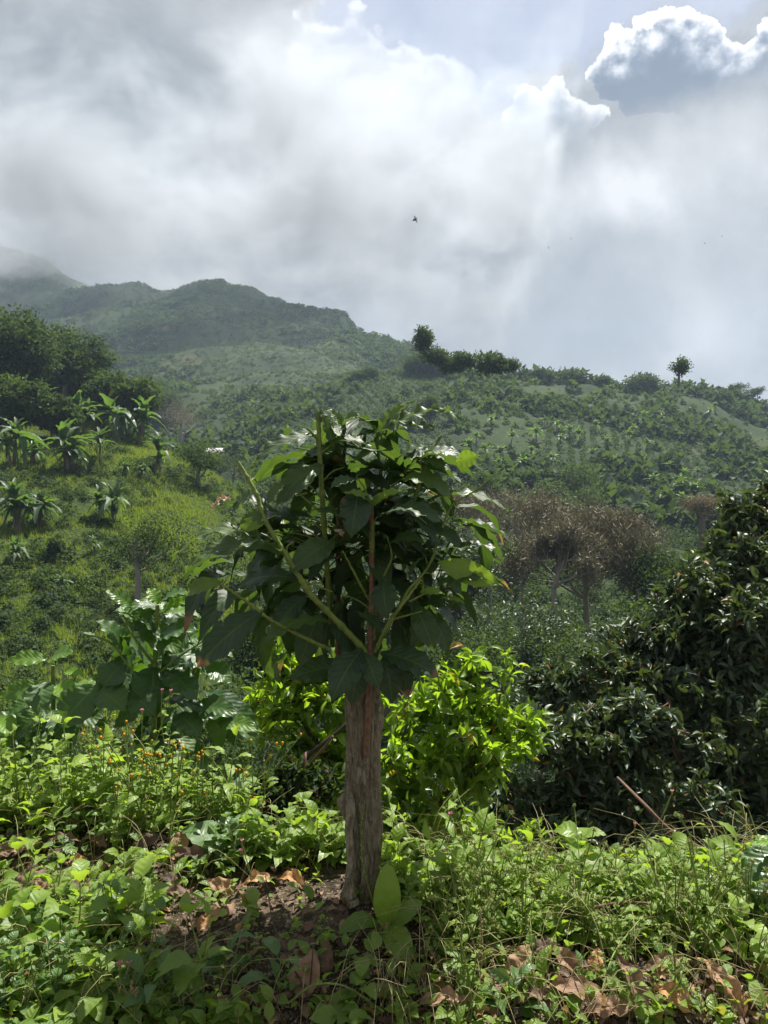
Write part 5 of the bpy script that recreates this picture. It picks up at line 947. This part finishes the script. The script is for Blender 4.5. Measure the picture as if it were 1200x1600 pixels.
for q, (px, py, ptop, lab) in enumerate([(750,1530,1420,'brown seed spike standing upright right of the plantain weed'),(205,1620,1535,'pair of brown grainy seed spikes at the bottom edge'),(770,1570,1500,'shorter brown seed spike beside the upright one')]):
    b0 = np.array(W_(px, min(py, 1600))); t = thing('seed_spike', lab, 'seed spike', tuple(b0)); a = Acc(); a2 = Acc()
    for dx in ([0, 8] if q == 1 else [0]):
        tp = P(px + dx, ptop + dx, b0[1] - .02) - b0; sp_ = catmull([[0, 0, -.01], tp * .5 + [.003, 0, 0], tp], 50); tube(a, sp_, .0013, .0009, seg=20, sides=5)
        for z_ in range(130): c1 = sp_[int(14 + 35 * z_ / 130)]; bulb(a2, c1 + G.normal(0, .0016, 3), .0016, .003, .5, 5, 4)
    a.build('stalk', MSEED, t); a2.build('seeds', MSEED, t)
# fern
for q, (px, py, s_, lab) in enumerate([(45,1600,1.0,'feathery green fern spreading in the bottom corner'),(90,1500,.7,'smaller fern fronds in the shade above the corner fern')]):
    b0 = np.array(W_(px, py)); t = thing('fern', lab, 'fern', tuple(b0)); a = Acc(); b = Acc()
    for fz in range(7):
        az_ = .4 + fz * .9 + R.gauss(0, .15); L = .17 * s_ * R.uniform(.8, 1.2); pts = [np.array([cos(az_) * L * u, sin(az_) * L * u, L * (.75 * u - .6 * u * u) + .01]) for u in (0, .35, .7, 1)]; c1 = catmull(pts, 24); tube(a, c1, .0013, .0004, seg=24, sides=4, tint=.8)
        for z_ in range(3, 24):
            for sg in (-1, 1):
                d2 = norm(c1[min(23, z_ + 1)] - c1[z_ - 1]); sd_ = np.cross(d2, [0, 0, 1.]) * sg; pl = L * .34 * sin(pi * (z_ / 24) ** .7) + .004; ax = norm(sd_ + d2 * .35)
                v, f, uv = leafgrid(9, 3, ellip(.16, .6), arch=.05, teeth=.5); b.add((v * pl) @ frames(ax[None], np.array([[0, 0, 1.]]))[0].T + c1[z_], f, .35 + R.gauss(0, .07), 0, uv)
    a.build('stalk', MSTEM, t); b.build('fronds', MWEED, t)
# ground cover and soil crumbs
acc = Acc(); N = 12000; px = G.uniform(-60, 1260, N); py = G.uniform(1200, 1640, N)
dens = np.where(px < 400, np.where(py > 1420, .38, np.where(py > 1300, .13, .8)), np.where(px > 660, np.where(py > 1490, .10, .85), .12)); dens = np.where(((px - 450) / 230) ** 2 + ((py - 1485) / 120) ** 2 < 1, .06, dens)
nz = fbm(px / 60, py / 35, 3, 90) + .5; kp = (G.random(N) < dens * np.clip(nz * 1.7 - .15, 0, 1)); px, py = px[kp], py[kp]; pts = np.array([hitg(a1, b1) for a1, b1 in zip(px, py)]); n = len(pts)
for rep in range(4):
    ang = G.uniform(0, 6.28, n); e = G.uniform(-.2, .8, n); ax = np.stack([np.cos(ang) * np.cos(e), np.sin(ang) * np.cos(e), np.sin(e)], 1); s = G.uniform(.010, .038, n) * (1 + .5 * (G.random(n) < .15))
    v, f, uv = leafgrid(5, 3, ellip(.33, .8, .8), arch=.12, fold=.3); hgt = G.uniform(.003, .045, n)[:, None] * [0, 0, 1]
    stamp(acc, v, f, frames(ax, norm(G.normal(0, .35, (n, 3)) + [0, 0, 1])), pts + hgt + G.normal(0, .008, (n, 3)) * [1, 1, 0], s, np.clip(G.normal(.52, .18, n), 0, 1), np.where(G.random(n) < .05, 1., 0.), uv)
tag(acc.build('ground_cover', MWEED), 'small leafy ground cover growing through the soil of the bank', 'ground cover', kind='stuff')
acc = Acc(); N = 950; v0 = []
for _ in range(N):
    px, py = R.uniform(-40, 1240), R.uniform(1210, 1620)
    if not soil_patch(px, py): continue
    p = hitg(px, py); az_ = R.uniform(0, 6.28); L = R.uniform(.05, .16); dv = np.array([cos(az_), sin(az_), 0]) * L; tube(acc, [p, p + dv * .35 + [0, 0, L * .75], p + dv * R.uniform(.8, 1.4) + [0, 0, L * R.uniform(.3, 1)]], .0011, .0004, seg=8, sides=3, tint=R.uniform(.2, 1), brown=0)
tag(acc.build('grass_blades', plain_mat('thin_grass', (.20, .20, .06), (.48, .42, .22), rough=.6, scale=80, trans=.3)), 'thin green and straw-coloured grass blades threading through the weeds', 'grass', kind='stuff')
ic = np.array([[1,0,0],[-1,0,0],[0,1,0],[0,-1,0],[0,0,1],[0,0,-1]], float); icf = np.array([[0,2,4],[2,1,4],[1,3,4],[3,0,4],[2,0,5],[1,2,5],[3,1,5],[0,3,5]])
acc = Acc(); N = 5200; px = G.uniform(200, 1250, N); py = 1380 + 230 * G.random(N); pts = np.array([hitg(a1, b1) for a1, b1 in zip(px, py)])
s = G.uniform(.0012, .005, (N, 3)) * (1 + 1.2 * (G.random((N, 1)) < .05)); stamp(acc, ic, icf, frames(G.normal(0, 1, (N, 3)), G.normal(0, 1, (N, 3))), pts, s, np.clip(G.normal(.4, .35, N), 0, 1))
tag(acc.build('soil_crumbs', plain_mat('soil_crumb', (.05, .038, .028), (.30, .25, .17), rough=.95, scale=150)), 'dark and straw-coloured crumbs of soil on the bank', 'soil crumbs', kind='stuff')
acc = Acc(); N = 1500; px = G.uniform(-60, 1260, N); py = G.uniform(1230, 1620, N); pts = np.array([hitg(a1, b1) for a1, b1 in zip(px, py)]); ang = G.uniform(0, 6.28, N)
v, f, uv = leafgrid(7, 5, ellip(.3, .8), arch=.2, fold=.4, ripple=.1, nrip=3); s = G.uniform(.012, .04, N)
stamp(acc, v, f, frames(np.stack([np.cos(ang), np.sin(ang), G.normal(0, .25, N)], 1), norm(G.normal(0, .4, (N, 3)) + [0, 0, 1])), pts + [0, 0, .006], s, np.clip(G.normal(.35, .22, N), 0, 1), 0., uv)
tag(acc.build('leaf_litter', MDRY), 'crumbled brown leaf litter strewn over the soil', 'leaf litter', kind='stuff')

# ------------------------------------------------------------------ fallen leaves, sticks
def fallen(lab, px, py, L, ang, wd, tint, tilt=.35, arch=.12, fold=.3, ripple=.06, lift=.022, teeth=.0):
    L *= .9; wd *= .85
    if py > 1480: lift = .026
    c0 = hitg(px, py); s_ = c0[1] / F; L = L * s_; b0 = tuple(c0 + [0, 0, lift]); an = radians(ang); ax = norm(np.array([cos(an), sin(an) * .8, sin(an) * tilt]))
    n_ = norm(np.array([0, -tilt, 1.]) + G.normal(0, .12, 3)); v, f, uv = leafgrid(26, 13, ellip(wd * s_ / L / 2, .85, .75), arch, fold, ripple, 3, .006, 8, 0, R.random() * 6)
    v[:, 2] += fbm(v[:, 0] * 6 + px, v[:, 1] * 6, 4, 5) * .22 + fbm(v[:, 0] * 17 + px, v[:, 1] * 17, 3, 8) * .07 + np.abs(v[:, 0] / (wd * s_ / L / 2 + 1e-3)) ** 3 * R.uniform(-.05, .12); v[:, 0] += fbm(v[:, 1] * 9 + px, v[:, 0] * 9, 3, 6) * .06; v[:, 1] -= .5; a = Acc(); vv = (v * L) @ frames(ax[None], n_[None])[0].T; a.add(vv, f, tint, 0, uv)
    a.add(*(lambda A: (np.concatenate(A.v), np.concatenate([q + 0 for q in A.f[:1]])))((lambda A: (tube(A, [vv[6], vv[6] - ax * L * .14 + [0, 0, -.004]], .0012, .0008, seg=4, sides=5, cap=False), A)[1])(Acc())), tint)
    o = a.build('fallen_leaf', MDRY, loc=(0, 0, 0)); o.location = b0; return tag(o, lab, 'leaf')
for args in [
 ('large pinkish-brown fallen leaf lying upright on the soil below the stump',480,1545,78,72,62,.62,.9,.05,.2),('dark red-brown fallen leaf tucked behind the pinkish-brown one',512,1515,60,100,26,.36,.9),
 ('orange curled fallen leaf on the crest left of the stump',455,1397,52,160,26,.86,.6,.35,.8),('pale flat fallen leaf behind the orange curled one',408,1392,60,10,24,.90,.3),
 ('bent brown fallen leaf glowing at its edge among left weeds',283,1335,62,80,36,.66,.9,.2,.5),('folded purple-brown fallen leaf beside the bent brown one',235,1340,70,40,34,.18,.6,.2,.6),
 ('long grey-brown crumpled leaf across the shaded soil',300,1360,90,170,26,.22,.4,.2,.7),('grey silvery fallen leaf lying flat above the pale arrow-leaved weed',268,1415,78,175,28,.25,.3),('orange-tan fallen leaf at the picture edge above the weeds',10,1222,60,60,42,.82,.9),
 ('second tan fallen leaf half out of the frame below the orange-tan one',-5,1245,45,30,22,.75,.5),('wine-red fallen leaf on the left crest under the flowers',100,1335,60,10,20,.40,.4,.3,.6),('brown folded fallen leaf in the far-left soil',150,1330,50,150,22,.5,.4),
 ('broad dusty brown fallen leaf on the left slope',50,1390,70,35,30,.32,.4),('flat brown fallen leaf in shade at the soil patch rim',470,1500,60,15,26,.25,.4),
 ('sharply veined tan fallen leaf in the litter right of the seed spike',815,1530,72,60,56,.66,.8,.05,.2),('big reddish-brown fallen leaf at the bottom edge',900,1575,110,170,44,.52,.6),('upright purplish-brown fallen leaf beside the big reddish one',985,1560,100,110,34,.42,.9,.25,.5),
 ('long orange-brown fallen leaf curling at the bottom right',1125,1565,110,125,38,.72,.9,.25,.6),('brown fallen leaf in the shade between weeds and litter',1040,1530,80,15,30,.45,.6),('small tan fallen leaf under the seed-headed weeds',760,1505,45,150,24,.55,.5),
 ('dark crumpled fallen leaf behind the veined tan leaf',850,1510,70,20,30,.15,.5,.2,.6),('pale brown fallen leaf along the bottom edge beneath the plantain weed',700,1592,110,5,28,.60,.4),('brown fallen leaf near the right edge coffee plant',1185,1440,50,30,24,.58,.5),
 ('grey-brown fallen leaf at the foot of the veined tan leaf',840,1585,80,10,26,.30,.4),('chestnut fallen leaf partly under the crest weeds',690,1450,50,20,22,.42,.4),('tan fallen leaf low in the tangled patch',1010,1490,60,165,26,.6,.5),('dull brown fallen leaf under the low fern',120,1470,60,20,30,.28,.4),('tan fallen leaf caught upright in the weeds at the left bank',120,1290,50,70,30,.8,1.0),('brown fallen leaf resting on the low weeds above the sawn stick',70,1395,55,160,30,.5,.7),('orange-brown fallen leaf half hidden beneath the tall sunlit weeds',200,1300,50,20,26,.78,.8),('curled grey fallen leaf by the corner fern',130,1540,60,150,26,.3,.7,.3,.6),('pale tan fallen leaf on the weeds over the soil patch',330,1455,55,40,30,.88,.6),('dark brown fallen leaf on the bare band between the weed clumps',215,1368,60,30,30,.35,.6),('cracked tan fallen leaf under the round dark leaf weed',345,1400,60,165,30,.7,.6),('reddish-brown fallen leaf in the bare band near the picture edge',30,1340,70,15,34,.5,.7),('faded tan fallen leaf between the wine-red and the folded brown ones',125,1365,50,140,28,.85,.7),('mottled tan fallen leaf beside the rusty corner leaf',1230,1545,80,20,44,.7,.7),('long brown fallen leaf touching the bottom edge under the crossed stems',960,1600,100,8,36,.5,.5),('curled pale tan fallen leaf in the lower right litter',1050,1585,70,150,40,.85,.8,.25,.5),('dark brown fallen leaf between the reddish leaf and the seed spike',790,1565,80,170,38,.35,.6),('red-brown fallen leaf under the sprawling serrated weeds',880,1520,70,140,34,.55,.8),('small rust-coloured fallen leaf near the dry pale stem',930,1525,50,60,30,.75,.8),('rusty fallen leaf nearest the bottom-right corner',1190,1590,70,150,36,.62,.6)]: fallen(*args)
def stick(lab, pts, r0, r1, mat=MBRANCH, name='stick', cutend=False):
    q = [hitg(px, py) + [0, 0, h_] for px, py, h_ in pts]; c0 = q[0].copy(); a = Acc(); tube(a, [x - c0 for x in q], r0, r1, seg=40, sides=9, wob=r0 * .09); t = None
    if cutend:
        t = thing(name, lab, 'stick', tuple(c0)); a.build('branch', mat, t); a2 = Acc(); e_ = q[-1] - c0; d_ = norm(q[-1] - q[-2]); tube(a2, [e_ + d_ * .0002, e_ + d_ * .0022], r1 * .92, r1 * .85, seg=3, sides=12); a2.build('cut_end', plain_mat('cut_wood', (.48, .22, .08), (.62, .34, .14)), t)
    else: o = a.build(name, mat, loc=(0, 0, 0)); o.location = tuple(c0); tag(o, lab, 'stick')
stick('thick stick with an orange sawn end lying in the left weeds', [(-20,1470,.01),(40,1440,.02),(90,1412,.035)], .010, .0085, cutend=True)
stick('crooked grey-brown stick along the bottom edge', [(280,1598,.01),(340,1582,.02),(400,1580,.015),(455,1572,.02)], .0075, .006)
stick('yellow-green vine loop at the bottom edge', [(450,1595,.03),(490,1585,.05),(540,1580,.045),(600,1598,.02)], .0022, .0018, MSTEM, 'vine')
stick('thick mossy stick lying in the bottom-left shade', [(85,1605,.01),(130,1590,.015),(160,1560,.02)], .008, .006)
stick('fallen twig bridging the tangled weeds on the crest', [(850,1475,.05),(960,1462,.07),(1030,1468,.07),(1095,1475,.05)], .0036, .0022)
stick('thin dark twig leaning across the soil patch', [(500,1600,.0),(470,1560,.03),(430,1500,.06),(415,1440,.10)], .0016, .001, MDSTEM)
stick('upright thin dark twig in front of the pinkish fallen leaf', [(482,1570,.0),(488,1540,.05),(492,1500,.09)], .0016, .0012, MDSTEM)
stick('bare branching twig reaching from the left weeds to the stump', [(370,1400,.0),(395,1360,.05),(430,1340,.07),(455,1330,.08)], .0035, .0015)
stick('dark twig beside the crooked seed-head stalk', [(1000,1490,.03),(1030,1450,.06),(1055,1420,.08)], .002, .001, MDSTEM)
stick('pale dry stem slanting over the brown litter', [(940,1570,.02),(960,1530,.05),(1000,1490,.07)], .002, .0014, MSTEM)
stick('thick curved root-like stick in the right litter', [(1080,1520,.02),(1110,1545,.03),(1150,1580,.02)], .005, .004)

# ------------------------------------------------------------------ insects in the air
def insect(lab, px, py, Y, L, wings=True):
    c0 = P(px, py, Y); t = thing('flying_insect', lab, 'insect', tuple(c0)); a = Acc(); ax = norm(np.array([.85, .1, .5]))
    tube(a, [-ax * L * .5, -ax * L * .25, ax * L * .15, ax * L * .5], [L * .08, L * .2, L * .17, L * .1], 0, seg=12, sides=9, tint=.2); bulb(a, ax * L * .55, L * .12, L * .2, .2); a.build('body', MINS, t)
    b = Acc()
    for s_, dv in ((1, (-.25, .3, 1.)), (-1, (.45, -.1, -.9))): dv = norm(np.array(dv)); v, f, uv = leafgrid(7, 3, ellip(.17), arch=.03); b.add((v * L * 1.0) @ frames(dv[None], np.array([[.3, -1., .2]]))[0].T + ax * L * .15, f, .5, 0, uv)
    b.build('wings', MWING, t)
MINS = plain_mat('insect_body', (.012, .012, .014), (.03, .028, .03), rough=.4); MWING = plain_mat('insect_wing', (.10, .10, .11), (.16, .16, .17), rough=.4, trans=.4)
insect('dark flying insect with raised wings in front of the grey cloud', 648, 343, 1.9, .012)
for q, (px, py, l_) in enumerate([(857,387,'lower of two faint insect specks beneath the heaped cloud'),(892,373,'upper of two faint insect specks beneath the heaped cloud'),(1101,380,'pale insect speck low beside the rightmost one'),(1128,369,'rightmost and highest insect speck against the bright cloud')]): insect(l_, px, py, 4.5, .008)
print('objects', len(bpy.data.objects), 'tris', sum(len(m_.polygons) for m_ in bpy.data.meshes))
